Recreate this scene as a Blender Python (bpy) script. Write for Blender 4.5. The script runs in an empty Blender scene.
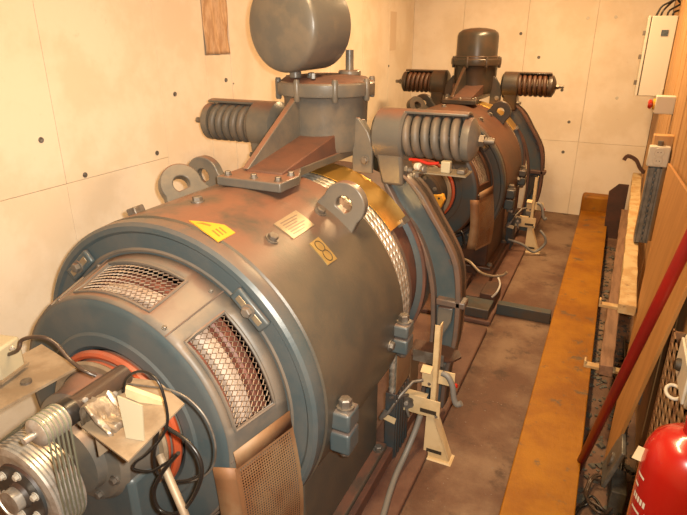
import bpy, bmesh, math, random
from math import sin, cos, pi, radians as rad
from mathutils import Vector, Matrix
random.seed(7)
S = bpy.context.scene
col = S.collection

# ------------------------------------------------------------------ camera
F_PX, VPX, VPY, H = 560.0, 628.0, 36.0, 1.6
TH = math.atan((257.5 - VPY) / F_PX)
YAW = math.atan((VPX - 343.5) / (F_PX * cos(TH) + (257.5 - VPY) * sin(TH)))
cam_d = bpy.data.cameras.new('camera'); cam = bpy.data.objects.new('camera', cam_d); col.objects.link(cam)
cam.location = (0, 0, H); cam.rotation_euler = (pi / 2 - TH, 0, YAW)
cam_d.sensor_width = 36.0; cam_d.lens = F_PX / 687.0 * 36.0; cam_d.clip_start = 0.02
S.camera = cam

def at(px, py, X=None, Y=None, Z=None):
    """pixel of the 687x515 photograph -> point on a plane of the room"""
    u, v = px - 343.5, 257.5 - py
    up = v * cos(TH) - F_PX * sin(TH); fw = F_PX * cos(TH) + v * sin(TH)
    d = (-fw * sin(YAW) + u * cos(YAW), fw * cos(YAW) + u * sin(YAW), up)
    t = X / d[0] if X is not None else Y / d[1] if Y is not None else (Z - H) / d[2]
    return Vector((t * d[0], t * d[1], H + t * d[2]))

# ------------------------------------------------------------------ world, lights, exposure
w = bpy.data.worlds.new('world'); S.world = w; w.use_nodes = True
w.node_tree.nodes['Background'].inputs[0].default_value = (1.0, 0.6, 0.3, 1)
w.node_tree.nodes['Background'].inputs[1].default_value = 0.02
S.view_settings.view_transform = 'Standard'; S.view_settings.look = 'None'
S.view_settings.gamma = 1.0; S.view_settings.use_curve_mapping = False
S.view_settings.exposure = 1.0

# the photographer's flash, beside the lens
fl = bpy.data.lights.new('camera_flash', 'SPOT'); fl.energy = 110; fl.color = (1.0, 0.92, 0.79)
fl.spot_size = rad(98); fl.spot_blend = 1.0; fl.shadow_soft_size = 0.014
flo = bpy.data.objects.new('camera_flash', fl); col.objects.link(flo)
flo.location = (0.045 * cos(YAW), 0.045 * sin(YAW), H + 0.03); flo.rotation_euler = (pi / 2 - TH, 0, YAW + rad(6))
# two warm ceiling lamps (their fittings are built below)
LAMPS = [(-0.55, 1.1, 2.5), (-0.5, 3.9, 2.5)]
for i, p in enumerate(LAMPS):
    l = bpy.data.lights.new('ceiling_lamp_light', 'AREA'); l.shape = 'RECTANGLE'; l.size = 0.16; l.size_y = 1.1
    l.energy = (25, 43)[i]; l.color = (1.0, 0.64, 0.31)
    o = bpy.data.objects.new('ceiling_lamp_light', l); col.objects.link(o); o.location = (p[0], p[1], p[2] - 0.035)

# ------------------------------------------------------------------ materials
ALB = {'concrete': 1.12, 'concrete_joint': 0.95, 'ceiling_paint': 1, 'tie_hole_plug': 1, 'bare_steel': 1.15, 'wire_rope_steel': 1.1, 'brass_sheet': 1.1, 'blue_grey_paint': 0.60, 'dusty_grey_paint': 0.40,
       'dusty_tan_paint': 0.52, 'cast_grey_paint': 0.75, 'rusty_casing': 0.32, 'dark_rust': 0.4, 'dark_cast_paint': 0.55, 'red_enamel': 0.62, 'rust_dust': 0.55, 'worn_rim': 0.55, 'dusty_floor': 0.58, 'red_brown_plinth': 0.56, 'rusty_guard_sheet': 0.8, 'faded_patch': 1.0, 'cream_paint': 0.85, 'cream_plastic': 0.5, 'orange_seal': 0.5, 'dark_blue_paint': 0.5, 'lamp_diffuser': 1, 'grey_white_enamel': 0.8, 'white_plastic': 0.7,
       'worn_yellow_paint': 0.62, 'plywood': 0.72, 'pine_board': 0.8, 'brown_wrapping': 1.25, 'extinguisher_red': 0.5, 'taped_winding': 0.65, 'dusty_sheet_metal': 0.8, 'foil_aluminium': 0.6, 'green_grey_belt': 0.9, 'yellow_label': 0.8, 'chipped_cream_timber': 0.8}
def mat(name, c, c2=None, rough=0.6, metal=0.0, scale=6.0, lo=0.4, hi=0.62, dust=None, damt=0.8, dlo=0.15, dhi=0.85,
        bump=0.0, bscale=60.0, stretch=None, c3=None, s3=25.0, lo3=0.6, hi3=0.7, coat=0.0, spec=None):
    kk = ALB.get(name, 0.62)
    c, c2, c3, dust = [tuple(x * kk for x in q) if q else q for q in (c, c2, c3, dust)]
    m = bpy.data.materials.new(name); m.use_nodes = True
    nt = m.node_tree; N = nt.nodes; L = nt.links; b = N['Principled BSDF']
    b.inputs['Roughness'].default_value = rough; b.inputs['Metallic'].default_value = metal
    if coat: b.inputs['Coat Weight'].default_value = coat
    if spec is not None: b.inputs['Specular IOR Level'].default_value = spec
    tc = N.new('ShaderNodeTexCoord'); vec = tc.outputs['Object']
    if stretch:
        mp = N.new('ShaderNodeMapping'); mp.inputs['Scale'].default_value = stretch; L.new(vec, mp.inputs[0]); vec = mp.outputs[0]
    def noise(sc, det=5, ro=0.6):
        n = N.new('ShaderNodeTexNoise'); n.inputs['Scale'].default_value = sc; n.inputs['Detail'].default_value = det
        n.inputs['Roughness'].default_value = ro; L.new(vec, n.inputs['Vector']); return n.outputs['Fac']
    def ramp(src, a, z):
        r = N.new('ShaderNodeMapRange'); r.interpolation_type = 'SMOOTHSTEP'
        r.inputs[1].default_value = a; r.inputs[2].default_value = z; L.new(src, r.inputs[0]); return r.outputs[0]
    def mix(f, A, B):
        x = N.new('ShaderNodeMix'); x.data_type = 'RGBA'; L.new(f, x.inputs[0])
        for s, v in ((6, A), (7, B)):
            if isinstance(v, tuple): x.inputs[s].default_value = (*v, 1)
            else: L.new(v, x.inputs[s])
        return x.outputs[2]
    cur = c
    if c2: cur = mix(ramp(noise(scale), lo, hi), cur, c2)
    if c3: cur = mix(ramp(noise(s3, 8, 0.7), lo3, hi3), cur, c3)
    if dust:
        g = N.new('ShaderNodeNewGeometry'); sp = N.new('ShaderNodeSeparateXYZ'); L.new(g.outputs['Normal'], sp.inputs[0])
        a = ramp(sp.outputs[2], dlo, dhi)
        ml = N.new('ShaderNodeMath'); ml.operation = 'MULTIPLY'; L.new(a, ml.inputs[0])
        L.new(ramp(noise(9.0), 0.25, 0.6), ml.inputs[1])
        m2 = N.new('ShaderNodeMath'); m2.operation = 'MULTIPLY'; L.new(ml.outputs[0], m2.inputs[0]); m2.inputs[1].default_value = damt
        cur = mix(m2.outputs[0], cur, dust)
    if isinstance(cur, tuple): b.inputs['Base Color'].default_value = (*cur, 1)
    else: L.new(cur, b.inputs['Base Color'])
    if bump:
        bp = N.new('ShaderNodeBump'); bp.inputs['Strength'].default_value = bump; bp.inputs['Distance'].default_value = 0.01
        L.new(noise(bscale, 6, 0.65), bp.inputs['Height']); L.new(bp.outputs[0], b.inputs['Normal'])
    return m

M = {}
PINK = (0.30, 0.135, 0.085)
M['concrete'] = mat('concrete', (0.66, 0.58, 0.47), (0.60, 0.51, 0.39), 0.85, scale=3.0, c3=(0.50, 0.41, 0.30), s3=14, lo3=0.62, hi3=0.85, bump=0.12, bscale=45)
M['joint'] = mat('concrete_joint', (0.50, 0.42, 0.32), None, 0.9)
M['hole'] = mat('tie_hole_plug', (0.16, 0.15, 0.14), (0.07, 0.06, 0.05), 0.9, scale=60)
M['floor'] = mat('dusty_floor', (0.33, 0.21, 0.13), (0.17, 0.08, 0.045), 0.75, scale=3.2, lo=0.35, hi=0.65, c3=(0.09, 0.048, 0.03), s3=7, lo3=0.52, hi3=0.72, bump=0.35, bscale=40)
M['plinth'] = mat('red_brown_plinth', (0.25, 0.125, 0.08), (0.15, 0.062, 0.04), 0.7, scale=3.5, c3=(0.34, 0.22, 0.15), s3=11, lo3=0.6, hi3=0.8, bump=0.2)
M['ceil'] = mat('ceiling_paint', (0.6, 0.55, 0.46), None, 0.9)
M['blue'] = mat('blue_grey_paint', (0.090, 0.126, 0.138), (0.13, 0.148, 0.148), 0.38, scale=7, dust=(0.27, 0.16, 0.11), damt=0.75, dlo=0.45, dhi=1.0, bump=0.05, bscale=80)
M['body'] = mat('dusty_grey_paint', (0.215, 0.180, 0.130), (0.15, 0.142, 0.115), 0.40, scale=5, c3=(0.26, 0.20, 0.14), s3=40, lo3=0.58, hi3=0.75, dust=(0.46, 0.215, 0.135), damt=0.95, dlo=0.66, dhi=1.0, bump=0.06, bscale=90)
M['tan'] = mat('dusty_tan_paint', (0.27, 0.22, 0.17), (0.19, 0.175, 0.15), 0.5, scale=9, dust=(0.33, 0.175, 0.115), damt=0.8, dlo=0.75, dhi=1.0, bump=0.05)
M['cast'] = mat('cast_grey_paint', (0.135, 0.13, 0.115), (0.19, 0.165, 0.13), 0.33, scale=8, dust=PINK, damt=0.85, dlo=0.55, dhi=1.0, bump=0.06, bscale=70)
M['rust'] = mat('rust_dust', (0.24, 0.105, 0.065), (0.17, 0.085, 0.06), 0.65, scale=9, c3=(0.30, 0.17, 0.11), s3=20, bump=0.12)
M['rim'] = mat('worn_rim', (0.24, 0.16, 0.12), (0.17, 0.14, 0.12), 0.4, scale=14, bump=0.05)
M['rustbody'] = mat('rusty_casing', (0.22, 0.085, 0.035), (0.13, 0.065, 0.04), 0.5, scale=5, dust=(0.27, 0.095, 0.04), damt=0.8, bump=0.08)
M['bluedark'] = mat('dark_blue_paint', (0.07, 0.095, 0.105), (0.11, 0.09, 0.075), 0.45, scale=7, dust=(0.2, 0.08, 0.04), damt=0.7, dlo=0.4, dhi=1.0)
M['castdark'] = mat('dark_cast_paint', (0.055, 0.05, 0.042), (0.09, 0.06, 0.042), 0.33, scale=7, dust=(0.14, 0.06, 0.03), damt=0.6, dlo=0.5, dhi=1.0)
M['steel'] = mat('bare_steel', (0.55, 0.53, 0.48), (0.38, 0.33, 0.27), 0.32, metal=0.6, scale=25)
M['dull'] = mat('dull_steel', (0.33, 0.30, 0.26), (0.22, 0.18, 0.14), 0.5, metal=0.6, scale=20)
M['rope'] = mat('wire_rope_steel', (0.55, 0.52, 0.44), (0.35, 0.31, 0.24), 0.38, metal=0.7, scale=40)
M['gold'] = mat('brass_sheet', (0.85, 0.52, 0.13), (0.70, 0.40, 0.09), 0.3, metal=0.85, scale=5)
M['orange'] = mat('orange_seal', (0.80, 0.13, 0.035), (0.62, 0.14, 0.06), 0.45, scale=12, dust=(0.6, 0.3, 0.2), damt=0.5)
M['mesh'] = mat('expanded_metal', (0.30, 0.20, 0.14), (0.38, 0.30, 0.22), 0.5, metal=0.2, scale=30)
M['coil'] = mat('varnished_winding', (0.26, 0.085, 0.05), (0.17, 0.06, 0.04), 0.5, scale=12, bump=0.2, bscale=40)
M['tape'] = mat('taped_winding', (0.62, 0.50, 0.40), (0.50, 0.36, 0.27), 0.7, scale=14, bump=0.15, bscale=40)
M['dark'] = mat('slot_shade', (0.025, 0.022, 0.02), None, 0.8)
M['guard'] = mat('rusty_guard_sheet', (0.30, 0.185, 0.095), (0.24, 0.115, 0.05), 0.6, metal=0.1, scale=6)
M['cream'] = mat('cream_paint', (0.70, 0.54, 0.31), (0.60, 0.44, 0.23), 0.5, scale=9)
M['creamlight'] = mat('cream_plastic', (0.70, 0.62, 0.42), None, 0.5)
M['dustsheet'] = mat('dusty_sheet_metal', (0.36, 0.28, 0.19), (0.26, 0.19, 0.12), 0.5, scale=12, metal=0.15, bump=0.05)
M['alu'] = mat('foil_aluminium', (0.60, 0.53, 0.43), (0.38, 0.31, 0.23), 0.38, metal=0.7, scale=22, bump=0.35, bscale=28)
M['black'] = mat('black_rubber', (0.02, 0.018, 0.016), None, 0.35)
M['tacho'] = mat('brown_tacho_housing', (0.10, 0.062, 0.04), (0.07, 0.05, 0.04), 0.33, scale=9)
M['belt'] = mat('green_grey_belt', (0.19, 0.19, 0.13), None, 0.45)
M['greyhose'] = mat('grey_conduit', (0.26, 0.25, 0.23), None, 0.5)
M['white'] = mat('white_plastic', (0.74, 0.68, 0.56), None, 0.45)
M['cabinet'] = mat('grey_white_enamel', (0.66, 0.62, 0.52), None, 0.35)
M['gap'] = mat('door_gap_shade', (0.10, 0.09, 0.08), None, 0.7)
M['patch'] = mat('faded_patch', (0.62, 0.50, 0.37), None, 0.8)
M['yellow'] = mat('yellow_label', (0.76, 0.37, 0.03), None, 0.5)
M['symbol'] = mat('dull_yellow_plate', (0.52, 0.36, 0.12), (0.45, 0.30, 0.10), 0.4, metal=0.3, scale=40)
M['rustdark'] = mat('dark_rust', (0.20, 0.08, 0.045), (0.13, 0.06, 0.04), 0.65, scale=9, bump=0.1)
M['print'] = mat('printed_black', (0.05, 0.035, 0.02), None, 0.6)
M['faded'] = mat('faded_print', (0.42, 0.20, 0.03), None, 0.6)
M['plate'] = mat('engraved_plate', (0.50, 0.39, 0.25), (0.40, 0.31, 0.2), 0.35, metal=0.4, scale=30)
M['beam'] = mat('worn_yellow_paint', (0.47, 0.195, 0.006), (0.33, 0.115, 0.004), 0.55, scale=5, lo=0.35, hi=0.7, c3=(0.17, 0.115, 0.06), s3=9, lo3=0.565, hi3=0.68, bump=0.3, bscale=35, spec=0.25)
M['beamedge'] = mat('bare_beam_edge', (0.20, 0.09, 0.02), (0.1, 0.05, 0.02), 0.6, scale=20)
M['ply'] = mat('plywood', (0.58, 0.285, 0.085), (0.50, 0.235, 0.065), 0.55, scale=5, stretch=(1, 4, 0.7))
M['wood'] = mat('pine_board', (0.56, 0.315, 0.12), (0.46, 0.23, 0.075), 0.55, scale=4, stretch=(6, 6, 0.5), bump=0.04)
M['chip'] = mat('chipped_cream_timber', (0.60, 0.45, 0.23), (0.48, 0.30, 0.12), 0.7, scale=14, c3=(0.16, 0.08, 0.03), s3=34, lo3=0.62, hi3=0.68, bump=0.3, bscale=40)
M['timber2'] = mat('brown_timber', (0.34, 0.185, 0.10), (0.25, 0.13, 0.07), 0.7, scale=9, stretch=(6, .6, 6), bump=0.2)
M['redpole'] = mat('red_enamel', (0.33, 0.012, 0.006), (0.26, 0.012, 0.008), 0.35, scale=6)
M['redext'] = mat('extinguisher_red', (0.60, 0.016, 0.008), None, 0.25, coat=0.5)
M['rustplate'] = mat('dark_rust_plate', (0.105, 0.04, 0.02), (0.065, 0.03, 0.018), 0.6, scale=8, bump=0.15)
M['slot'] = mat('galvanised_strut', (0.30, 0.29, 0.26), (0.22, 0.21, 0.18), 0.45, metal=0.4, scale=20)
M['cloth'] = mat('brown_wrapping', (0.46, 0.31, 0.19), (0.33, 0.20, 0.11), 0.7, scale=14, stretch=(3, 3, .8))
M['red'] = mat('red_plastic', (0.62, 0.03, 0.015), None, 0.35)
M['lampglass'] = mat('lamp_diffuser', (0.9, 0.8, 0.6), None, 0.4)
M['junkgrey'] = mat('grey_debris', (0.13, 0.125, 0.10), (0.08, 0.07, 0.055), 0.7, scale=18, bump=0.4)
M['steelblue'] = mat('dark_blue_steel', (0.07, 0.085, 0.085), (0.10, 0.075, 0.055), 0.5, scale=10)
M['clear'] = mat('dusty_clear_plate', (0.30, 0.25, 0.17), None, 0.25)

# ------------------------------------------------------------------ mesh helpers
class MB:
    def __init__(s): s.v = []; s.f = []
    def add(s, vs, fs):
        o = len(s.v); s.v += [Vector(x) for x in vs]; s.f += [tuple(i + o for i in f) for f in fs]; return s
    def hexa(s, p):   # p: 4 bottom ring, 4 top ring
        return s.add(p, [(3, 2, 1, 0), (4, 5, 6, 7), (0, 1, 5, 4), (1, 2, 6, 5), (2, 3, 7, 6), (3, 0, 4, 7)])
    def box(s, lo, hi, rot=None, piv=None):
        (a, b, c), (d, e, f) = lo, hi
        p = [Vector(q) for q in ((a, b, c), (d, b, c), (d, e, c), (a, e, c), (a, b, f), (d, b, f), (d, e, f), (a, e, f))]
        if rot is not None:
            piv = Vector(piv) if piv is not None else sum(p, Vector()) / 8
            p = [piv + rot @ (q - piv) for q in p]
        return s.hexa(p)
    def prism(s, poly, axis, lo, hi):
        n = len(poly)
        def m(a, b, h): return {'x': (h, a, b), 'y': (a, h, b), 'z': (a, b, h)}[axis]
        vs = [m(a, b, lo) for a, b in poly] + [m(a, b, hi) for a, b in poly]
        return s.add(vs, [tuple(range(n))[::-1], tuple(range(n, 2 * n))] + [(i, (i + 1) % n, n + (i + 1) % n, n + i) for i in range(n)])
    def slab(s, pts, thick):   # planar polygon in space given a thickness along its normal
        pts = [Vector(p) for p in pts]; n = len(pts)
        nr = (pts[1] - pts[0]).cross(pts[2] - pts[0]).normalized() * thick
        return s.add(pts + [p + nr for p in pts], [tuple(range(n))[::-1], tuple(range(n, 2 * n))] + [(i, (i + 1) % n, n + (i + 1) % n, n + i) for i in range(n)])
    def tube(s, path, r, n=8, closed=False, sq=False):
        path = [Vector(p) for p in path]; k = len(path)
        rs = r if isinstance(r, (list, tuple)) else [r] * k
        tang = []
        for i in range(k):
            a = path[(i - 1) % k] if (closed or i > 0) else path[i]; b = path[(i + 1) % k] if (closed or i < k - 1) else path[i]
            tang.append((b - a).normalized())
        up = Vector((0, 0, 1)) if abs(tang[0].z) < 0.9 else Vector((1, 0, 0))
        nx = tang[0].cross(up).normalized(); vs = []; fs = []
        for i in range(k):
            nx = (nx - tang[i] * nx.dot(tang[i])).normalized(); ny = tang[i].cross(nx)
            for j in range(n):
                a = 2 * pi * (j + (0.5 if sq else 0)) / n; vs.append(path[i] + (nx * cos(a) + ny * sin(a)) * rs[i])
        for i in range(k if closed else k - 1):
            i2 = (i + 1) % k
            for j in range(n): fs.append((i * n + j, i * n + (j + 1) % n, i2 * n + (j + 1) % n, i2 * n + j))
        if not closed: fs += [tuple(range(n))[::-1], tuple(range((k - 1) * n, k * n))]
        return s.add(vs, fs)
    def lathe(s, prof, axis, c, n=32, a0=0.0, a1=2 * pi, closed_prof=False):
        full = abs(a1 - a0 - 2 * pi) < 1e-6; na = n if full else n + 1; c = Vector(c); k = len(prof); vs = []; fs = []
        for i in range(na):
            a = a0 + (a1 - a0) * i / n
            for r, h in prof:
                vs.append(c + Vector({'x': (h, r * sin(a), r * cos(a)), 'y': (r * sin(a), h, r * cos(a)), 'z': (r * cos(a), r * sin(a), h)}[axis]))
        for i in range(n):
            i2 = (i + 1) % na
            for j in range(k if closed_prof else k - 1): fs.append((i * k + j, i * k + (j + 1) % k, i2 * k + (j + 1) % k, i2 * k + j))
        if full and not closed_prof:
            for j in (0, k - 1):
                if prof[j][0] > 1e-3: fs.append(tuple(i * k + j for i in range(na)))
        if not full and closed_prof:
            fs.append(tuple(range(k))); fs.append(tuple(n * k + j for j in range(k)))
        return s.add(vs, fs)
    def cyl(s, a, b, r, n=16, r2=None, ch=0.0):
        a, b = Vector(a), Vector(b); r2 = r if r2 is None else r2
        if ch:
            d = (b - a).normalized() * ch
            return s.tube([a, a + d, b - d, b], [r - ch, r, r2, r2 - ch], n)
        return s.tube([a, b], [r, r2], n)
    def hexbolt(s, p, d, r=0.012, h=0.01):
        p, d = Vector(p), Vector(d).normalized()
        s.cyl(p - d * 0.003, p + d * h * 0.25, r * 1.35, 12); s.tube([p + d * h * .2, p + d * h, p + d * h * 1.15], [r, r, r * .8], 6); return s
    def build(s, name, m, parent=None, sharp=35, bevel=0.0, solid=0.0):
        me = bpy.data.meshes.new(name)
        if parent is not None: org = ORG[parent.name]
        else:
            xs = [v.x for v in s.v]; ys = [v.y for v in s.v]; zs = [v.z for v in s.v]
            org = Vector(((min(xs) + max(xs)) / 2, (min(ys) + max(ys)) / 2, min(zs)))
        me.from_pydata([v - org for v in s.v], [], s.f)
        bm = bmesh.new(); bm.from_mesh(me); bmesh.ops.remove_doubles(bm, verts=bm.verts, dist=1e-6)
        bmesh.ops.recalc_face_normals(bm, faces=bm.faces); bm.to_mesh(me); bm.free()
        me.polygons.foreach_set('use_smooth', [True] * len(me.polygons)); me.set_sharp_from_angle(angle=rad(sharp))
        me.materials.append(M[m]); o = bpy.data.objects.new(name, me); col.objects.link(o)
        if parent is not None: o.parent = parent
        else: o.location = org
        ORG[o.name] = org
        if solid:
            q = o.modifiers.new('thick', 'SOLIDIFY'); q.thickness = abs(solid); q.offset = -1 if solid > 0 else 1
        if bevel:
            q = o.modifiers.new('bevel', 'BEVEL'); q.width = bevel; q.segments = 2; q.limit_method = 'ANGLE'; q.angle_limit = rad(40)
        return o
ORG = {}
def tag(o, label, cat, group=None):
    o['label'] = label; o['category'] = cat
    if group: o['group'] = group
    return o
def struct(o): o['kind'] = 'structure'; return o
def empty(name, loc):
    o = bpy.data.objects.new(name, None); col.objects.link(o); o.location = loc; o.empty_display_size = 0.1; ORG[o.name] = Vector(loc); return o
def share(src, loc, parent=None, rot=None):
    """another piece with the same mesh, at a world place"""
    c = src.copy(); col.objects.link(c); c.parent = parent; ORG[c.name] = Vector(loc)
    c.location = Vector(loc) - (ORG[parent.name] if parent else Vector())
    if rot: c.rotation_euler = rot
    return c
def copy_tree(o, parent=None, skip=()):
    c = o.copy(); col.objects.link(c); c.parent = parent
    for ch in list(o.children):
        if ch.name not in skip: copy_tree(ch, c, skip)
    return c
def smooth_path(pts, k=6):
    pts = [Vector(p) for p in pts]; out = []
    for i in range(len(pts) - 1):
        p0, p1, p2, p3 = pts[max(i - 1, 0)], pts[i], pts[i + 1], pts[min(i + 2, len(pts) - 1)]
        for j in range(k):
            t = j / k; out.append(0.5 * ((2 * p1) + (p2 - p0) * t + (2 * p0 - 5 * p1 + 4 * p2 - p3) * t * t + (3 * p1 - p0 - 3 * p2 + p3) * t ** 3))
    return out + [pts[-1]]
Rz = lambda d: Matrix.Rotation(rad(d), 3, 'Z')
Ry = lambda d: Matrix.Rotation(rad(d), 3, 'Y')
Rx = lambda d: Matrix.Rotation(rad(d), 3, 'X')

# ------------------------------------------------------------------ the room
WL, WR, WB, WF, CZ = -1.9, 0.30, 5.62, -0.7, 2.62
struct(MB().box((WL - .1, WF - .1, -.12), (WR + .1, WB + .1, 0)).build('floor', 'floor'))
struct(MB().box((WL - .1, WF - .1, CZ), (WR + .1, WB + .1, CZ + .1)).build('ceiling', 'ceil'))
wl = struct(MB().box((WL - .15, WF - .1, 0), (WL - .012, WB + .1, CZ)).build('wall_left', 'joint'))
wb = struct(MB().box((WL - .012, WB + .012, 0), (WR, WB + .15, CZ)).build('wall_back', 'joint'))
struct(MB().box((WL - .15, WF - .1, 0), (WR + .15, WF, CZ)).build('wall_front', 'concrete'))
wr = struct(MB().box((WR + .02, WF, 0), (WR + .15, WB + .012, CZ)).build('wall_right', 'wood'))
def panel_grid(wall, cuts_a, cuts_z, side):
    proto = {}
    for i in range(len(cuts_a) - 1):
        for j in range(len(cuts_z) - 1):
            a0, a1, z0, z1 = cuts_a[i] + .0009, cuts_a[i + 1] - .0009, cuts_z[j] + .0009, cuts_z[j + 1] - .0009
            off = random.uniform(-.0008, .0008)
            if side == 'l': MB().box((WL - .013, a0, z0), (WL + off, a1, z1)).build('panel', 'concrete', wall, bevel=.001)
            else: MB().box((a0, WB + off, z0), (a1, WB + .013, z1)).build('panel', 'concrete', wall, bevel=.001)
NICHE = (2.40, 2.61, 1.51, 1.92)   # y0 y1 z0 z1 of the opening stuffed with wrapping
panel_grid(wl, [WF - .1, -.25, .32, .90, 1.48, 2.06], [0, 1.06, CZ], 'l')
panel_grid(wl, [2.06, 2.40], [0, CZ], 'l'); panel_grid(wl, [2.40, 2.61], [0, 1.51], 'l'); panel_grid(wl, [2.40, 2.61], [1.92, CZ], 'l')
panel_grid(wl, [2.61, 3.22, 3.80, 4.38, 4.96, WB], [0, CZ], 'l')
panel_grid(wb, [WL, -1.41, -.83, -.26, WR], [0, .69, CZ], 'b')
for (y, z) in [(1.406, 1.243), (1.571, 1.077), (2.15, 1.344), (1.986, 1.093), (2.556, 1.382), (2.62, 1.36), (1.10, 1.62), (3.1, 1.1), (3.7, 1.35), (4.97, 1.35)]:
    r = .0105 if z != 1.36 else .004
    MB().lathe([(.0005, WL + .0022), (r * .5, WL + .0024), (r, WL + .003), (r * 1.1, WL - .002)], 'x', (0, y, z), 12).build('tie_hole', 'hole', wl)
for (x, z, m) in [(-.335, 1.744, 'white'), (-.117, 1.749, 'white'), (-.002, 1.094, 'white'), (-.366, .866, 'hole'), (-.38, .589, 'hole'), (-.464, 1.145, 'hole'), (-.88, 1.62, 'hole'), (-.70, 1.42, 'hole')]:
    MB().lathe([(.0005, WB - .003), (.006, WB - .0035), (.013, WB - .003), (.015, WB + .002)], 'y', (x, 0, z), 12).build('tie_hole', m, wb)
MB().box((WL - .001, 4.98, 1.48), (WL + .003, 5.13, 1.80)).build('repair_patch', 'patch', wl)
# wooden boards that line the right wall
bl = MB().box((WR, 0.0, 0.0), (WR + .021, .146, CZ)).build('plank', 'wood', wr, bevel=.003)
bl.location = Vector((0, WF, 0))
for i in range(1, 42):
    y = WF + i * .15
    if y + .146 > WB: break
    c = bl.copy(); col.objects.link(c); c.location = Vector((random.uniform(-.003, .002), y, 0))

# ceiling lamps
for i, p in enumerate(LAMPS):
    t = empty('ceiling_lamp', (p[0], p[1], p[2])); tag(t, ['long ceiling lamp above the front of the near machine', 'long ceiling lamp above the walkway between the machines'][i], 'lamp', 'ceiling lamps')
    MB().box((p[0] - .1, p[1] - .62, p[2]), (p[0] + .1, p[1] + .62, CZ)).build('housing', 'cabinet', t, bevel=.005)
    MB().box((p[0] - .085, p[1] - .58, p[2] - .03), (p[0] + .085, p[1] + .58, p[2])).build('diffuser', 'lampglass', t, bevel=.01)

# opening in the left wall, stuffed with brown wrapping
vs, fs = [], []; NU, NV = 14, 22
for i in range(NU + 1):
    for j in range(NV + 1):
        y = NICHE[0] + .004 + (NICHE[1] - NICHE[0] - .008) * i / NU; z = NICHE[2] + .003 + (NICHE[3] - NICHE[2] - .006) * j / NV
        d = .012 * sin(i * 1.1 + j * .35) + .010 * sin(j * .55 - i * .8 + 1) + random.uniform(-.002, .002)
        d -= .012 * max(0, 1 - abs((i / NU - .75 + .5 * j / NV)) * 5)
        vs.append((WL - .010 + max(-.001, .008 + d * .35), y, z))
for i in range(NU):
    for j in range(NV): a = i * (NV + 1) + j; fs.append((a, a + 1, a + NV + 2, a + NV + 1))
tag(MB().add(vs, fs).build('wrapping', 'cloth', solid=.003), 'crumpled brown wrapping stuffed in a tall slot of the left wall', 'wrapping')

# yellow beam, kerb bar, plinths
b = empty('yellow_beam', (-.03, 3.0, 0)); tag(b, 'long worn yellow painted beam running along the walkway floor', 'beam')
MB().box((-.14, -.6, .088), (.092, 5.45, .10)).build('top_flange', 'beam', b, bevel=.004)
MB().box((-.136, -.6, 0), (.088, 5.45, .088)).build('web_box', 'beamedge', b)
MB().box((-.15, 5.45, 0), (.10, 5.6, .24)).build('end_block', 'beam', b, bevel=.02)
struct(MB().box((-1.72, .15, 0), (-.47, 2.95, .03)).build('trim_1', 'plinth', bevel=.008))
struct(MB().box((-1.72, 3.02, 0), (-.47, 5.45, .03)).build('trim_2', 'plinth', bevel=.008))
tag(MB().prism([(3.20, 0.0), (3.20, .07), (3.26, .07), (3.26, .012), (3.30, .012), (3.30, 0)], 'x', -.58 + .111, -.155).build('floor_bar', 'steelblue', bevel=.003), 'dark blue steel bar crossing the walkway floor between the machines', 'bar')

# ------------------------------------------------------------------ the hoist machine
XC, ZC, RB = -1.045, 0.665, 0.485
def pol(r, deg, y): a = rad(deg); return Vector((XC + r * sin(a), y, ZC + r * cos(a)))
mach = empty('hoist_machine', (XC, 1.5, 0))
m1only = []
# casing
casing = MB().lathe([(RB - .010, 1.080), (RB, 1.090), (RB, 1.68), (RB - .008, 1.69), (.40, 1.69), (.40, 1.080)], 'y', (XC, 0, ZC), 96, closed_prof=True).build('casing', 'body', mach)
base = MB()
base.box((XC - .402, 1.09, .10), (XC + .402, 1.67, .43))
base.box((XC - .44, 1.07, .03), (XC + .44, 1.69, .105))
base.build('base_frame', 'body', mach, bevel=.008)
MB().box((XC - .46, .62, .03), (XC - .36, 2.5, .085)).build('base_rail', 'rust', mach, bevel=.003); MB().box((XC + .36, .62, .03), (XC + .46, 2.5, .085)).build('base_rail', 'rust', mach, bevel=.003)
for x in (-.42, .42):
    for y in (1.12, 1.64): MB().hexbolt((XC + x, y, .105), (0, 0, 1), .016, .016).build('foot_bolt', 'dull', mach)
# front ring
MB().lathe([(.380, 1.085), (.380, 1.045), (.395, 1.040), (.450, 1.040), (.458, 1.032), (.472, 1.032), (.481, 1.040), (.4835, 1.066), (.480, 1.085)], 'y', (XC, 0, ZC), 96, closed_prof=True).build('front_ring', 'blue', mach)
MB().lathe([(.396, 1.041), (.404, 1.037), (.412, 1.041)], 'y', (XC, 0, ZC), 96).build('ring_bead', 'tan', mach)
for d in (45, -42, 135, -135):
    c = pol(.425, d, 0); rot = Ry(d)
    q = MB(); q.box((c.x - .060, 1.024, c.z - .022), (c.x + .060, 1.041, c.z + .022), rot)
    bo = q.build('slotted_boss', 'blue', mach, bevel=.006)
    q = MB(); q.box((c.x - .045, 1.0225, c.z - .009), (c.x + .045, 1.0255, c.z + .009), rot); q.build('slot', 'plate', bo, bevel=.0015)
    MB().hexbolt((c.x, 1.0225, c.z), (0, -1, 0), .014, .014).build('bolt', 'tan', bo)
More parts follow.
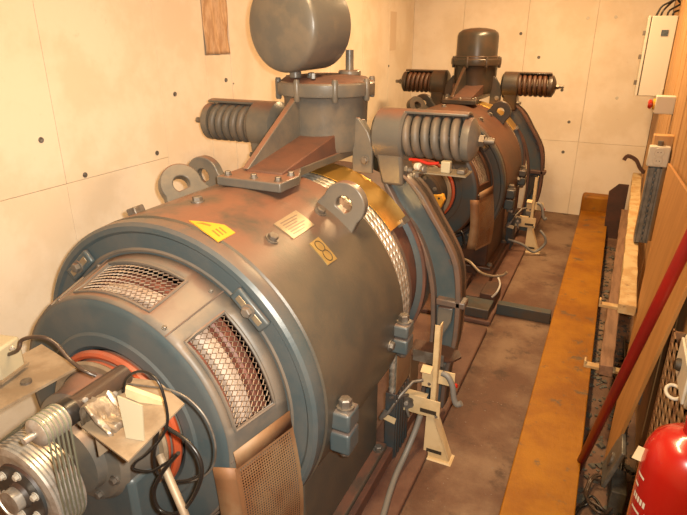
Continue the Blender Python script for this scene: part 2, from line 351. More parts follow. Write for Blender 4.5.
# end shield with six windows
Y0, Y1, RA, RC = .850, 1.043, .345, .394
def cone_r(y): return RA + (RC - RA) * (y - Y0) / (Y1 - Y0)
WY0, WY1, HALF = .874, 1.000, 20.5
q = MB(); NA = 144; ys = [Y0, WY0, WY1, Y1]
for i in range(NA):
    a0, a1 = i * 360 / NA, (i + 1) * 360 / NA; am = (a0 + a1) / 2; inwin = abs(((am + 30) % 60) - 30) < HALF
    for j in range(3):
        if j == 1 and inwin: continue
        q.add([pol(cone_r(ys[j]), a0, ys[j]), pol(cone_r(ys[j]), a1, ys[j]), pol(cone_r(ys[j + 1]), a1, ys[j + 1]), pol(cone_r(ys[j + 1]), a0, ys[j + 1])], [(0, 1, 2, 3)])
MB_es = q
es = q.build('end_shield', 'tan', mach, solid=.012)
for k in range(6):
    d0 = k * 60 - HALF; n = 16
    fr = MB()      # raised lip around the window
    path = [pol(cone_r(WY0) + .001, d0 + 2 * HALF * i / n, WY0) for i in range(n + 1)] + [pol(cone_r(WY0 + (WY1 - WY0) * i / 4) + .001, d0 + 2 * HALF, WY0 + (WY1 - WY0) * i / 4) for i in range(1, 4)] \
        + [pol(cone_r(WY1) + .001, d0 + 2 * HALF - 2 * HALF * i / n, WY1) for i in range(n + 1)] + [pol(cone_r(WY1 - (WY1 - WY0) * i / 4) + .001, d0, WY1 - (WY1 - WY0) * i / 4) for i in range(1, 4)]
    fr.tube(path, .0045, 6, closed=True)
    f = fr.build('window_frame', 'tan', es)
    if k == 2: continue
    g = MB(); nr, ns = 10, 17      # expanded metal: zigzag strands
    for r in range(nr):
        pts = []
        for s_ in range(2 * ns + 1):
            yy = WY0 + (WY1 - WY0) * (r + .5 + (.5 if s_ % 2 else -.5) * (1 if r % 2 else -1)) / nr
            pts.append(pol(cone_r(yy) - .007 + .0025 * (1 if (s_ % 2) ^ (r % 2) else -1), d0 + 2 * HALF * s_ / (2 * ns), yy))
        g.tube(pts, .0017, 4, sq=True)
    g.build('expanded_mesh', 'mesh', es, sharp=50)
for k in range(6):
    for dy in (.865, 1.018):
        MB().hexbolt(pol(cone_r(dy), k * 60 + 30, dy), pol(1, k * 60 + 30, 0) - pol(0, 0, 0), .005, .005).build('screw', 'dull', es)
    MB().tube([pol(cone_r(Y0) + .0005, k * 60 + 33, Y0), pol(cone_r(Y1) + .0005, k * 60 + 33, Y1)], .0022, 6).build('seam', 'rim', es)
# windings seen through the mesh
MB().lathe([(.29, .87), (.305, .865), (.318, .875), (.318, .915), (.30, .925)], 'y', (XC, 0, ZC), 64, closed_prof=True).build('winding', 'coil', mach)
MB().lathe([(.29, .928), (.325, .928), (.335, .938), (.335, .966), (.325, .976), (.29, .976)], 'y', (XC, 0, ZC), 64, closed_prof=True).build('winding', 'tape', mach)
MB().lathe([(.29, .978), (.338, .979), (.345, .985), (.345, 1.015), (.29, 1.022)], 'y', (XC, 0, ZC), 64, closed_prof=True).build('winding', 'coil', mach)
# blue front face
MB().lathe([(.20, .90), (.20, .855), (.215, .842), (.245, .841), (.252, .846), (.32, .846), (.336, .848), (.346, .856), (.347, .872), (.335, .89), (.30, .90)], 'y', (XC, 0, ZC), 96, closed_prof=True).build('front_face', 'blue', mach)
sr = MB(); sr.lathe([(.196 + .011 * cos(a * pi / 4), .836 + .012 * sin(a * pi / 4)) for a in range(8)], 'y', (XC, 0, ZC), 72, closed_prof=True)
sr = sr.build('seal_ring', 'orange', mach)
MB().lathe([(.178 + .006 * cos(a * pi / 4), .822 + .008 * sin(a * pi / 4)) for a in range(8)], 'y', (XC, 0, ZC), 72, closed_prof=True).build('seal_lip', 'orange', sr)
# bearing housing and shaft
hub = MB().lathe([(.185, .88), (.183, .83), (.165, .80), (.150, .76), (.150, .725), (.135, .71), (.10, .705), (.095, .68), (.05, .675), (.0005, .675)], 'y', (XC, 0, ZC), 48).build('bearing_housing', 'cast', mach)
MB().lathe([(.189, .812), (.192, .806), (.186, .80), (.168, .802), (.168, .812)], 'y', (XC, 0, ZC), 48, closed_prof=True).build('bearing_cap', 'dustsheet', hub)
for k in range(8): MB().hexbolt(pol(.12, k * 45 + 20, .708), (0, -1, 0), .010, .010).build('bolt', 'dull', hub)
MB().box((XC - .15, .72, .08), (XC + .15, .86, .62)).build('pedestal', 'blue', mach, bevel=.015)
MB().box((XC - .35, .66, .03), (XC + .35, .90, .12)).build('pedestal_foot', 'rust', mach, bevel=.01)
shaft = MB().cyl((XC, .675, ZC), (XC, .53, ZC), .028, 20).build('shaft', 'steel', mach)
# grooved pulley on the shaft
pr = [(.035, .628), (.118, .628)]
for i in range(7):
    y = .625 - i * .0095; pr += [(.121, y), (.121, y - .0028), (.113, y - .0047), (.121, y - .0066)]
pr += [(.120, .556), (.104, .553), (.100, .562), (.035, .562)]
pul = MB().lathe(pr, 'y', (XC, 0, ZC), 72, closed_prof=True).build('grooved_pulley', 'steel', mach)
MB().lathe([(.0005, .548), (.03, .548), (.034, .556), (.075, .556), (.078, .566), (.0005, .566)], 'y', (XC, 0, ZC), 40).build('pulley_hub', 'bluedark', pul)
for k in range(6): MB().hexbolt(pol(.058, k * 60 + 10, .556), (0, -1, 0), .008, .009).build('bolt', 'white', pul)
# lifting lugs
def lug(ang, y, tilt=0, thick=.034, w=.078):
    c0 = pol(RB - .02, ang, y); er = pol(1, ang, 0) - pol(0, ang, 0); et = Vector((cos(rad(ang)), 0, -sin(rad(ang)))); ey = Vector((0, 1, 0)); tw_ = Matrix.Rotation(rad(tilt), 3, er); et = tw_ @ et; ey = tw_ @ ey
    hc = .070; ro = .073; rh = .028; n = 24; outer = []; hole = []
    for i in range(n + 1):
        a = -pi * .08 + (pi * 1.16) * i / n; outer.append((cos(a) * ro, hc + sin(a) * ro))
    outer = [(w, -.02), (w, .012)] + outer + [(-w, .012), (-w, -.02)]
    k = len(outer); q = MB()
    # annular face made by matching outer outline to the hole by angle
    ring = []
    for (a, b) in outer:
        t = math.atan2(b - hc, a); ring.append((rh * cos(t), hc + rh * sin(t)))
    P = lambda ab, yy: c0 + et * ab[0] + er * ab[1] + ey * yy
    vs = [P(o, -thick / 2) for o in outer] + [P(o, thick / 2) for o in outer] + [P(o, -thick / 2) for o in ring] + [P(o, thick / 2) for o in ring]
    fs = []
    for i in range(k):
        j = (i + 1) % k
        fs += [(i, j, k + j, k + i), (i, j, 2 * k + j, 2 * k + i), (k + i, k + j, 3 * k + j, 3 * k + i), (2 * k + i, 2 * k + j, 3 * k + j, 3 * k + i)]
    q.add(vs, fs)
    return q.build('lifting_lug', 'cast', mach, bevel=.004)
lug(35.5, 1.57); lug(-33, 1.49, 60, .045, .085); lug(-31, 1.61)
# casing bolts, plates and labels
def patch(poly, R, name, m, parent, lift=.002):
    """a thin sheet lying on the casing; poly in (degrees from the top, y)"""
    out = []; n = len(poly)
    for i in range(n):
        a, b = poly[i], poly[(i + 1) % n]
        for j in range(6): out.append((a[0] + (b[0] - a[0]) * j / 6, a[1] + (b[1] - a[1]) * j / 6))
    cx = sum(p[0] for p in poly) / n; cy_ = sum(p[1] for p in poly) / n; k = len(out); vs = []; fs = []
    for r in (1.0, .66, .33):
        vs += [pol(R + lift, cx + (p[0] - cx) * r, cy_ + (p[1] - cy_) * r) for p in out]
    vs += [pol(R + lift, cx, cy_)] + [pol(R - .001, p[0], p[1]) for p in out]
    for i in range(k):
        j = (i + 1) % k
        fs += [(i, j, k + j, k + i), (k + i, k + j, 2 * k + j, 2 * k + i), (2 * k + i, 2 * k + j, 3 * k), (i, j, 3 * k + 1 + j, 3 * k + 1 + i)]
    return MB().add(vs, fs).build(name, m, parent)
wt = patch([(8.5, 1.103), (17.5, 1.155), (22.4, 1.148), (22.6, 1.073), (16, 1.082)], RB, 'warning_sticker', 'yellow', mach); wt['label'] = 'yellow triangular warning sticker'
patch([(11.2, 1.103), (12.5, 1.118), (15.2, 1.124), (15.4, 1.115), (13, 1.110)], RB, 'sticker_print', 'faded', wt, .0026)
for k in range(3): patch([(17.5 + k * .1, 1.10 + k * .014), (21, 1.093 + k * .014), (21, 1.098 + k * .014), (17.5, 1.106 + k * .014)], RB, 'sticker_print', 'faded', wt, .0026)
npl = patch([(26.3, 1.288), (25.6, 1.425), (34.4, 1.423), (34.8, 1.292)], RB, 'name_plate', 'plate', mach, .003)
for k in range(6): patch([(27.3 + k * 1.15, 1.31), (27.3 + k * 1.15, 1.405 - (k % 3) * .015), (27.75 + k * 1.15, 1.405 - (k % 3) * .015), (27.75 + k * 1.15, 1.31)], RB, 'plate_engraving', 'tan', npl, .0034)
sy = patch([(39.2, 1.331), (38.9, 1.389), (49.0, 1.389), (48.8, 1.331)], RB, 'symbol_plate', 'symbol', mach, .003)
for d in (41.9, 46.0):
    pts = [pol(RB + .0035, d + 2.15 * sin(a * pi / 10), 1.360 + .0175 * cos(a * pi / 10)) for a in range(20)]
    MB().tube(pts, .0014, 5, closed=True).build('symbol_ring', 'print', sy)
for (d, y) in ((30.8, 1.226), (31, 1.509), (-2, 1.25), (94, 1.554), (-40, 1.22)):
    MB().hexbolt(pol(RB, d, y), pol(1, d, 0) - pol(0, 0, 0), .015, .014).build('casing_bolt', 'dull', mach)
c = pol(RB, -22, 1.16); MB().box((c.x - .018, 1.15, c.z - .01), (c.x + .018, 1.19, c.z + .02), Ry(-22)).build('vent_stub', 'dull', mach, bevel=.004)
# split flange clamps with vertical bolts
for (y, z0, z1, sx) in ((1.155, .50, .685, 1), (1.625, .56, .72, 1), (1.155, .50, .685, -1)):
    x0 = XC + sx * (RB - .015); x1 = XC + sx * (RB + .048); zm = (z0 + z1) / 2
    lo, hi = min(x0, x1), max(x0, x1)
    q = MB(); q.box((lo, y - .035, z0 + .02), (hi, y + .035, zm - .003)); q.box((lo, y - .035, zm + .003), (hi, y + .035, z1 - .03)); cl = q.build('flange_clamp', 'blue', mach, bevel=.008)
    q = MB(); q.cyl((XC + sx * (RB + .02), y, z0), (XC + sx * (RB + .02), y, z1), .011, 12); q.hexbolt((XC + sx * (RB + .02), y, z1 - .030), (0, 0, 1), .019, .026); q.hexbolt((XC + sx * (RB + .02), y, z0 + .02), (0, 0, -1), .018, .02)
    q.build('clamp_bolt', 'dull', cl)
# rope sheave and wire ropes
shv = MB().lathe([(.10, 1.695), (.418, 1.695), (.418, 1.845), (.452, 1.845), (.454, 1.862), (.41, 1.866), (.10, 1.866)], 'y', (XC, 0, ZC), 80, closed_prof=True).build('rope_sheave', 'rim', mach)
def rope_mesh():
    R = .442; r0 = .0135; pts = []; ds = .005; s = 0; frames = []
    z = .08
    while z < ZC: frames.append((Vector((XC + R, 0, z)), Vector((1, 0, 0)))); z += ds
    n = int(pi * R / ds)
    for i in range(n + 1):
        a = pi / 2 - pi * i / n; er = Vector((sin(a), 0, cos(a))); frames.append((Vector((XC, 0, ZC)) + er * R, er))
    z = ZC - ds
    while z > .08: frames.append((Vector((XC - R, 0, z)), Vector((-1, 0, 0)))); z -= ds
    K = 20; vs = []; fs = []
    for i, (c, er) in enumerate(frames):
        for j in range(K):
            a = 2 * pi * j / K; r = r0 * (1 + .13 * cos(6 * a - 2 * pi * i * ds / .026))
            vs.append(c + er * (r * cos(a)) + Vector((0, r * sin(a), 0)))
    for i in range(len(frames) - 1):
        for j in range(K): fs.append((i * K + j, i * K + (j + 1) % K, (i + 1) * K + (j + 1) % K, (i + 1) * K + j))
    return MB().add(vs, fs)
rp = rope_mesh().build('wire_rope', 'rope', shv, sharp=80); rp.location = Vector((0, 1.714, 0))
for i in range(1, 5):
    c = rp.copy(); col.objects.link(c); c.location = Vector((0, 1.714 + i * .0285, 0))
for sx in (-1, 1):
    q = MB(); a, b_ = sorted((XC + sx * .421, XC + sx * .464)); q.box((a, 1.695, .03), (b_, 1.85, .335)); ch_ = q.build('dim_rope_box', 'bluedark', mach, bevel=.003)  # added ribbed box, its dark colour stands in for the dim lower ropes
    for k in range(5):
        q = MB(); a, b_ = sorted((XC + sx * .463, XC + sx * .470)); q.box((a, 1.702 + k * .031, .035), (b_, 1.716 + k * .031, .33)); q.build('dim_rope_rib', 'bluedark', ch_, bevel=.002)
    q = MB(); a, b_ = sorted((XC + sx * .461, XC + sx * .4635)); q.box((a, 1.698, .335), (b_, 1.86, .52)); q.build('rope_guard', 'guard', mach)
# brake drum and brass guard
MB().lathe([(.10, 1.87), (.422, 1.87), (.422, 2.22), (.40, 2.24), (.10, 2.24)], 'y', (XC, 0, ZC), 80, closed_prof=True).build('brake_drum', 'rust', mach)
gd = MB()
gd.lathe([(.460, 1.825), (.463, 1.825), (.463, 2.0), (.460, 2.0)], 'y', (XC, 0, ZC), 40, rad(-54), rad(54), closed_prof=True)
gd = gd.build('drum_guard', 'gold', mach); gd['label'] = 'polished brass guard over the brake drum'
for sx in (-1, 1): MB().box((XC + sx * .372 - .012, 1.93, ZC + .255), (XC + sx * .372 + .012, 1.99, ZC + .285), Ry(sx * 54)).build('guard_clip', 'dull', gd)
# rear bearing
MB().lathe([(.16, 2.26), (.20, 2.27), (.20, 2.38), (.17, 2.42), (.06, 2.42), (.055, 2.46), (.0005, 2.46)], 'y', (XC, 0, ZC), 40).build('rear_bearing', 'blue', mach)
MB().box((XC - .18, 2.28, .03), (XC + .18, 2.40, ZC - .05)).build('rear_pedestal', 'blue', mach, bevel=.015)
# brake arms
OUT = [(.345, 1.10), (.366, 1.086), (.420, 1.036), (.483, .939), (.548, .838), (.585, .760), (.602, .654), (.606, .520), (.600, .396), (.575, .25), (.57, .085)]
INN = [(.245, 1.10), (.252, 1.074), (.308, .971), (.392, .879), (.449, .751), (.477, .640), (.486, .54), (.490, .448), (.485, .36), (.475, .25), (.46, .085)]
def resample(pts, n):
    p = smooth_path([(a, 0, b) for a, b in pts], 8); L = [0]
    for i in range(1, len(p)): L.append(L[-1] + (p[i] - p[i - 1]).length)
    out = []
    for k in range(n):
        t = L[-1] * k / (n - 1); i = max(j for j in range(len(L)) if L[j] <= t + 1e-9); i = min(i, len(p) - 2)
        u = (t - L[i]) / max(1e-9, L[i + 1] - L[i]); out.append(p[i].lerp(p[i + 1], u))
    return out
PO, PI_ = resample(OUT, 36), resample(INN, 36)
def strip(q, A, B, y0, y1, sx):
    n = len(A); vs = []
    for i in range(n):
        for (p, y) in ((A[i], y0), (B[i], y0), (B[i], y1), (A[i], y1)): vs.append((XC + sx * p.x, y, p.z))
    fs = [(4 * i + j, 4 * i + (j + 1) % 4, 4 * i + 4 + (j + 1) % 4, 4 * i + 4 + j) for i in range(n - 1) for j in range(4)]
    q.add(vs, fs + [(0, 1, 2, 3), tuple(4 * (n - 1) + j for j in range(4))])
def spring_mesh(x0, x1, y, z, R, r, turns, sx):
    n = int(turns * 20); pts = []
    for i in range(n + 1):
        a = 2 * pi * turns * i / n; pts.append((XC + sx * (x0 + (x1 - x0) * i / n), y + R * cos(a), z + R * sin(a)))
    return MB().tube(pts, r, 10)
YA = 2.07; ZS = 1.245
for sx in (1, -1):
    arm = MB(); strip(arm, PO, PI_, YA - .012, YA + .03, sx)
    arm = arm.build('brake_arm', 'blue', mach)
    for (A, B) in ((PO, [o.lerp(i, .17) for o, i in zip(PO, PI_)]), (PI_, [i.lerp(o, .15) for o, i in zip(PO, PI_)])):
        q = MB(); strip(q, A, B, YA - .045, YA + .06, sx); q.build('arm_flange', 'rim', arm, bevel=.004)
    q = MB()
    for k, (dx, z) in enumerate(((.50, .86), (.525, .81), (.545, .76))): q.box((XC + sx * dx - .004, YA - .016, z - .012), (XC + sx * dx + .004, YA - .011, z + .012), Ry(sx * -25))
    q.build('cast_mark', 'rim', arm)
    q = MB(); q.box((XC + sx * .565 - .06, YA - .045, .575), (XC + sx * .565 + .06, YA + .02, .605)); q.build('pin_boss', 'rim', arm, bevel=.006)
    q = MB(); q.prism([(XC + sx * a, b) for a, b in ((.51, .56), (.575, .565), (.57, .50), (.545, .44), (.515, .36))], 'y', YA - .03, YA + .0); q.build('arm_rib', 'cast', arm, bevel=.005)
    MB().cyl((XC + sx * .545, YA - .06, .26), (XC + sx * .545, YA + .07, .26), .03, 16).build('pivot_pin', 'dull', arm)
    sh = MB().lathe([(.424, YA - .06), (.455, YA - .05), (.455, YA + .07), (.424, YA + .08)], 'y', (XC, 0, ZC), 32, rad(50) if sx > 0 else rad(-125), rad(125) if sx > 0 else rad(-50), closed_prof=True).build('brake_shoe', 'blue', mach)
    MB().lathe([(.450, YA - .062), (.462, YA - .062), (.462, YA - .045), (.450, YA - .045)], 'y', (XC, 0, ZC), 32, rad(50) if sx > 0 else rad(-125), rad(125) if sx > 0 else rad(-50), closed_prof=True).build('shoe_edge', 'rust', sh)
    # spring housing
    hx = lambda d: XC + sx * d
    q = MB(); RH = .100
    q.lathe([(.0005, hx(.212)), (.06, hx(.212)), (.078, hx(.216)), (RH, hx(.232)), (RH, hx(.335)), (RH - .008, hx(.345)), (.0005, hx(.345))], 'x', (0, YA, ZS), 40)
    h = q.build('spring_housing', 'cast', mach)
    q = MB(); q.lathe([(RH, hx(.33)), (RH, hx(.575)), (RH - .011, hx(.575)), (RH - .011, hx(.33))], 'x', (0, YA, ZS), 16, rad(-20), rad(62), closed_prof=True)
    q.build('spring_hood', 'cast', h, bevel=.003)
    q = MB(); q.hexa([(hx(.255), YA - .05, 1.055), (hx(.345), YA - .05, 1.055), (hx(.345), YA + .06, 1.055), (hx(.255), YA + .06, 1.055), (hx(.225), YA - .085, ZS), (hx(.34), YA - .085, ZS), (hx(.34), YA + .085, ZS), (hx(.225), YA + .085, ZS)]); q.build('housing_neck', 'cast', h, bevel=.012)
    spring_mesh(.335, .565, YA, ZS, .066, .0165, 6.2, sx).build('coil_spring', 'tan', h, sharp=80)
    q = MB(); q.lathe([(.0005, hx(.560)), (.078, hx(.562)), (.080, hx(.57)), (.080, hx(.59)), (.05, hx(.608)), (.022, hx(.616)), (.0005, hx(.616))], 'x', (0, YA, ZS), 32); q.build('spring_cap', 'cast', h)
    q = MB(); q.cyl((hx(.34), YA, ZS), (hx(.670), YA, ZS), .0125, 12); q.tube([(hx(.616), YA, ZS), (hx(.634), YA, ZS)], .022, 6); q.build('tension_bolt', 'dull', h)
    # link plate between tower and housing, adjusting screw
    q = MB(); q.prism([(hx(.14), 1.10), (hx(.225), 1.10), (hx(.225), 1.21), (hx(.205), 1.26), (hx(.165), 1.31), (hx(.14), 1.31)], 'y', YA - .075, YA - .058); lp = q.build('link_plate', 'cast', mach, bevel=.004)
    MB().hexbolt((hx(.195), YA - .076, 1.15), (0, -1, 0), .013, .012).build('bolt', 'dull', lp)
    q = MB(); q.cyl((hx(.30), YA - .02, 1.115), (hx(.375), YA - .02, 1.115), .011, 10); q.tube([(hx(.335), YA - .02, 1.115), (hx(.355), YA - .02, 1.115)], .018, 6); q.build('adjusting_screw', 'dull', mach)
# brake magnet tower
q = MB(); q.prism([(XC - .085, 1.43), (XC + .155, 1.43), (XC + .155, 1.55), (XC + .10, 1.66), (XC + .12, 2.2), (XC - .18, 2.2), (XC - .085, 1.70)], 'z', 1.150, 1.180)
tp = q.build('tower_base_plate', 'cast', mach, bevel=.004)
for x, y in ((-.06, 1.46), (.13, 1.46), (-.06, 1.58), (.13, 1.54), (.04, 1.46), (-.06, 1.67)): MB().hexbolt((XC + x, y, 1.18), (0, 0, 1), .010, .012).build('bolt', 'dull', tp)
q = MB(); q.hexa([(XC - .04, 1.53, 1.178), (XC + .10, 1.53, 1.178), (XC + .10, 2.15, 1.178), (XC - .15, 2.15, 1.178), (XC - .04, 1.535, 1.186), (XC + .10, 1.535, 1.186), (XC + .10, 1.95, 1.255), (XC - .15, 1.95, 1.255)])
q.build('tower_saddle', 'rust', mach, bevel=.004)
tw = MB().lathe([(.15, 1.18), (.158, 1.20), (.162, 1.24), (.166, 1.375), (.172, 1.385), (.190, 1.390), (.193, 1.400), (.193, 1.432), (.188, 1.438), (.178, 1.440), (.0005, 1.440)], 'z', (XC, 2.05, 0), 64).build('magnet_tower', 'cast', mach)
q = MB(); q.prism([(1.53, 1.186), (1.56, 1.186), (1.90, 1.225), (1.90, 1.385), (1.868, 1.385)], 'x', XC - .055, XC - .031); q.build('tower_rib', 'cast', tw, bevel=.003)
for sx in (-1, 1):
    q = MB(); q.prism([(XC + sx * .15, 1.18), (XC + sx * .24, 1.18), (XC + sx * .17, 1.30), (XC + sx * .15, 1.30)], 'y', 2.02, 2.05); q.build('side_rib', 'cast', tw, bevel=.003)
for k in range(8):
    a = rad(k * 45 + 22 - 30); c = Vector((XC + .187 * cos(a), 2.05 + .187 * sin(a), 0))
    MB().tube([c + Vector((0, 0, 1.372)), c + Vector((0, 0, 1.378)), c + Vector((0, 0, 1.445)), c + Vector((0, 0, 1.452))], [.009, .012, .012, .009], 10).build('flange_bolt', 'cast', tw)

# second machine: same build, upright cover, darker and rustier paint
mach2 = copy_tree(mach, None, (wt.name, npl.name, sy.name)); mach2.location = (XC, 4.1, 0); ORG[mach2.name] = Vector((XC, 1.5, 0))
swap = {'body': 'rustbody', 'blue': 'bluedark', 'cast': 'castdark', 'tan': 'rustbody', 'rim': 'rustdark', 'rust': 'rustdark', 'guard': 'rustdark'}
done = {}
def recolour(o):
    if o.type == 'MESH':
        key = next((k for k in swap if M[k] == o.data.materials[0]), None)
        if key:
            o.material_slots[0].link = 'OBJECT'; o.material_slots[0].material = M[swap[key]]
    for c in o.children: recolour(c)
recolour(mach2)
tag(mach, 'large dusty blue-grey hoist machine in the foreground, its tower cover off', 'machine', 'hoist machines')
tag(mach2, 'rusty reddish hoist machine near the back wall with its domed cover on', 'machine', 'hoist machines')

# first machine: open tower with its cover tipped on top
tw1 = tw
q = MB(); q.lathe([(.176, 1.440), (.160, 1.452), (.09, 1.462), (.0005, 1.464)], 'z', (XC, 2.05, 0), 48); tt = q.build('tower_lid', 'rust', tw)
q = MB(); q.cyl((XC + .07, 2.12, 1.455), (XC + .07, 2.12, 1.55), .016, 12); q.cyl((XC + .07, 2.12, 1.455), (XC + .07, 2.12, 1.475), .045, 20, ch=.004); q.build('guide_rod', 'cast', tw)
q = MB(); q.cyl((XC - .05, 1.90, 1.455), (XC - .05, 1.90, 1.478), .022, 14, ch=.003); q.cyl((XC + .03, 1.89, 1.455), (XC + .03, 1.89, 1.474), .010, 6); q.hexbolt((XC + .0, 1.93, 1.458), (0, 0, 1), .012, .014); q.build('lid_screw', 'cast', tw)
cov = MB(); RCV = .158
prof = [(.0005, -.022), (.05, -.020), (.09, -.015), (.125, -.006), (.146, .003), (.154, .010), (RCV, .022), (RCV, .215), (RCV - .006, .217), (RCV - .008, .20), (RCV - .008, .05)]
cov.lathe(prof, 'y', (0, 0, 0), 64)
rot = Rz(-10) @ Rx(2)
cen = Vector((-1.114, 1.83, 1.632))
cov.v = [cen + rot @ v for v in cov.v]
tag(cov.build('tower_cover', 'cast', sharp=50), 'removed round domed cover lying on its side on top of the near tower', 'cover')
# second machine: domed cover standing on the tower
tw2 = [c for c in mach2.children if c.name.startswith('magnet_tower')][0]; ORG[tw2.name] = Vector((XC, 1.5, 0))
dc = MB().lathe([(.168, 1.438), (.168, 1.452), (.158, 1.458), (.157, 1.60), (.150, 1.622), (.12, 1.645), (.06, 1.657), (.0005, 1.66)], 'z', (XC, 2.05, 0), 48).build('domed_cover', 'castdark', tw2)
ORG[dc.name] = Vector((XC, 1.5, 0))

# perforated guard hung over the lower right window (both machines)
def guard(parent):
    ORG[parent.name] = Vector((XC, 1.5, 0))
    A, B = Vector((XC + .362, .848, .640)), Vector((XC + .408, 1.028, .648))
    C, D = Vector((XC + .415, 1.030, .31)), Vector((XC + .355, .840, .31))
    sheet = MB(); N1, N2 = 26, 42
    lerp = lambda u, v: A.lerp(B, u).lerp(D.lerp(C, u), v) + Vector((.02 * sin(pi * v * .8), 0, 0))
    bw = .10
    for i in range(N1 + 1):
        e = .5 / N1 * (1.4 if i in (0, N1) else .46); u = i / N1
        sheet_pts = []
        q = [(u - e, u + e)]
        for j in range(9):
            v0, v1 = j / 9, (j + 1) / 9
            p = [lerp(u - e, v0), lerp(u + e, v0), lerp(u + e, v1), lerp(u - e, v1)]
            sheet.add(p, [(0, 1, 2, 3)])
    for j in range(N2 + 1):
        v = j / N2; e = .5 / N2 * (2.2 if j in (0, N2) else .46)
        sheet.add([lerp(0, v - e), lerp(1, v - e), lerp(1, v + e), lerp(0, v + e)], [(0, 1, 2, 3)])
    g = sheet.build('perforated_guard', 'guard', parent)
    q = MB()
    for j in range(9):
        v0, v1 = j / 9, (j + 1) / 9; o = Vector((-.055, -.022, .0)); e = Vector((0, -.001, 0))
        q.add([lerp(0, v0) + e, lerp(0, v0) + o, lerp(0, v1) + o, lerp(0, v1) + e], [(0, 1, 2, 3)])
    q.build('guard_flap', 'guard', g, solid=.0015)
    q = MB(); q.add([A + Vector((.002, 0, 0)), B + Vector((.002, 0, 0)), B + Vector((-.004, 0, .05)), A + Vector((-.006, 0, .045))], [(0, 1, 2, 3)]); q.build('guard_hem', 'guard', g, solid=.0015)
    return g
guard(mach)
guard(mach2)

# ------------------------------------------------------------------ speed sensor on the front of the near machine
TY, TX, TZ = .59, -.885, .908
t = empty('tachogenerator', (TX, .66, TZ - .03)); tag(t, 'small brown cylindrical generator with belts and dusty bracket on the machine front', 'generator')
MB().lathe([(.0005, .588), (.018, .588), (.022, .592), (.025, .600), (.025, .615), (.0235, .618), (.0235, .745), (.0005, .745)], 'y', (TX, 0, TZ), 28).build('housing', 'tacho', t)
MB().lathe([(.014, .584), (.026, .584), (.028, .590), (.028, .606), (.014, .606)], 'y', (TX, 0, TZ), 28, closed_prof=True).build('end_collar', 'black', t)
MB().cyl((TX, .50, TZ), (TX, .60, TZ), .007, 12).build('spindle', 'steel', t)
pr = [(.008, .582), (.0285, .582)]
for i in range(5):
    y = .580 - i * .0105; pr += [(.030, y), (.030, y - .004), (.0265, y - .006), (.030, y - .008)]
pr += [(.029, .526), (.020, .520), (.008, .520)]
sp = MB().lathe(pr, 'y', (TX, 0, TZ), 40, closed_prof=True).build('small_pulley', 'steel', t)
# round belts from small to big pulley
for i in range(6):
    yb = .618 - i * .0095; ys_ = .576 - i * .0095
    dx, dz = TX - XC, TZ - ZC; L = math.hypot(dx, dz); ang = math.atan2(dz, dx); al = math.acos((.121 - .029) / L)
    pts = []
    for k in range(25):      # over the big pulley, far side
        a = ang + al + (2 * pi - 2 * al) * k / 24; pts.append((XC + .121 * cos(a), yb, ZC + .121 * sin(a)))
    for k in range(13):
        a = ang - al + 2 * al * k / 12; pts.append((TX + .030 * cos(a), ys_, TZ + .030 * sin(a)))
    MB().tube(pts, .0021, 6, closed=True).build('drive_belt', 'belt', t)
zp = .878
P4 = [Vector(p) for p in ((-.861, .60, zp), (-.700, .565, zp), (-.722, .745, zp), (-.830, .785, zp), (-.93, .76, zp), (-.93, .62, zp))]
MB().slab(P4, .004).build('mounting_plate', 'dustsheet', t)
# crumpled foil-like saddle holding the generator
q = MB(); vs, fs = [], []; nu, nv = 12, 9
prof2 = [(-.856, .894), (-.856, .922), (-.852, .94), (-.838, .943), (-.824, .928), (-.812, .914), (-.800, .908), (-.788, .903), (-.778, .894)]
for i in range(nu + 1):
    for (x, z) in prof2:
        vs.append((x + random.uniform(-.003, .003), (.60 + .065 * i / nu), z - .012 + random.uniform(-.004, .004)))
for i in range(nu):
    for j in range(len(prof2) - 1): a = i * len(prof2) + j; fs.append((a, a + 1, a + len(prof2) + 1, a + len(prof2)))
q.add(vs, fs).build('saddle_clamp', 'alu', t, solid=.003, sharp=25)
for (y, z) in ((.62, .90), (.62, .93), (.69, .90)): MB().hexbolt((-.859, y, z), (-1, 0, 0), .004, .004).build('screw', 'steel', t)
MB().box((-.845, .615, .8), (-.842, .64, .885)).build('bracket_leg', 'dustsheet', t); MB().box((-.80, .69, .80), (-.795, .72, .88)).build('bracket_leg', 'dustsheet', t)
b0, b1 = at(126, 438, Z=.883), at(144, 441, Z=.883)
q = MB(); q.slab([at(117, 396, Y=b0.y + .012), at(142, 406, Y=b1.y + .012), b1, b0], .003); q.build('terminal_cover', 'creamlight', t)
q = MB(); q.slab([at(124, 388, Y=.70), at(163, 402, Y=.72), at(163, 412, Y=.72), at(126, 397, Y=.70)], .012); tb = q.build('terminal_strip', 'cream', t)
for k in range(6): 
    c = at(144 + k * 3.2, 410 + k * .6, Y=.705); MB().cyl(c, c + Vector((0, -.008, .004)), .0035, 8).build('terminal', 'dull', tb)
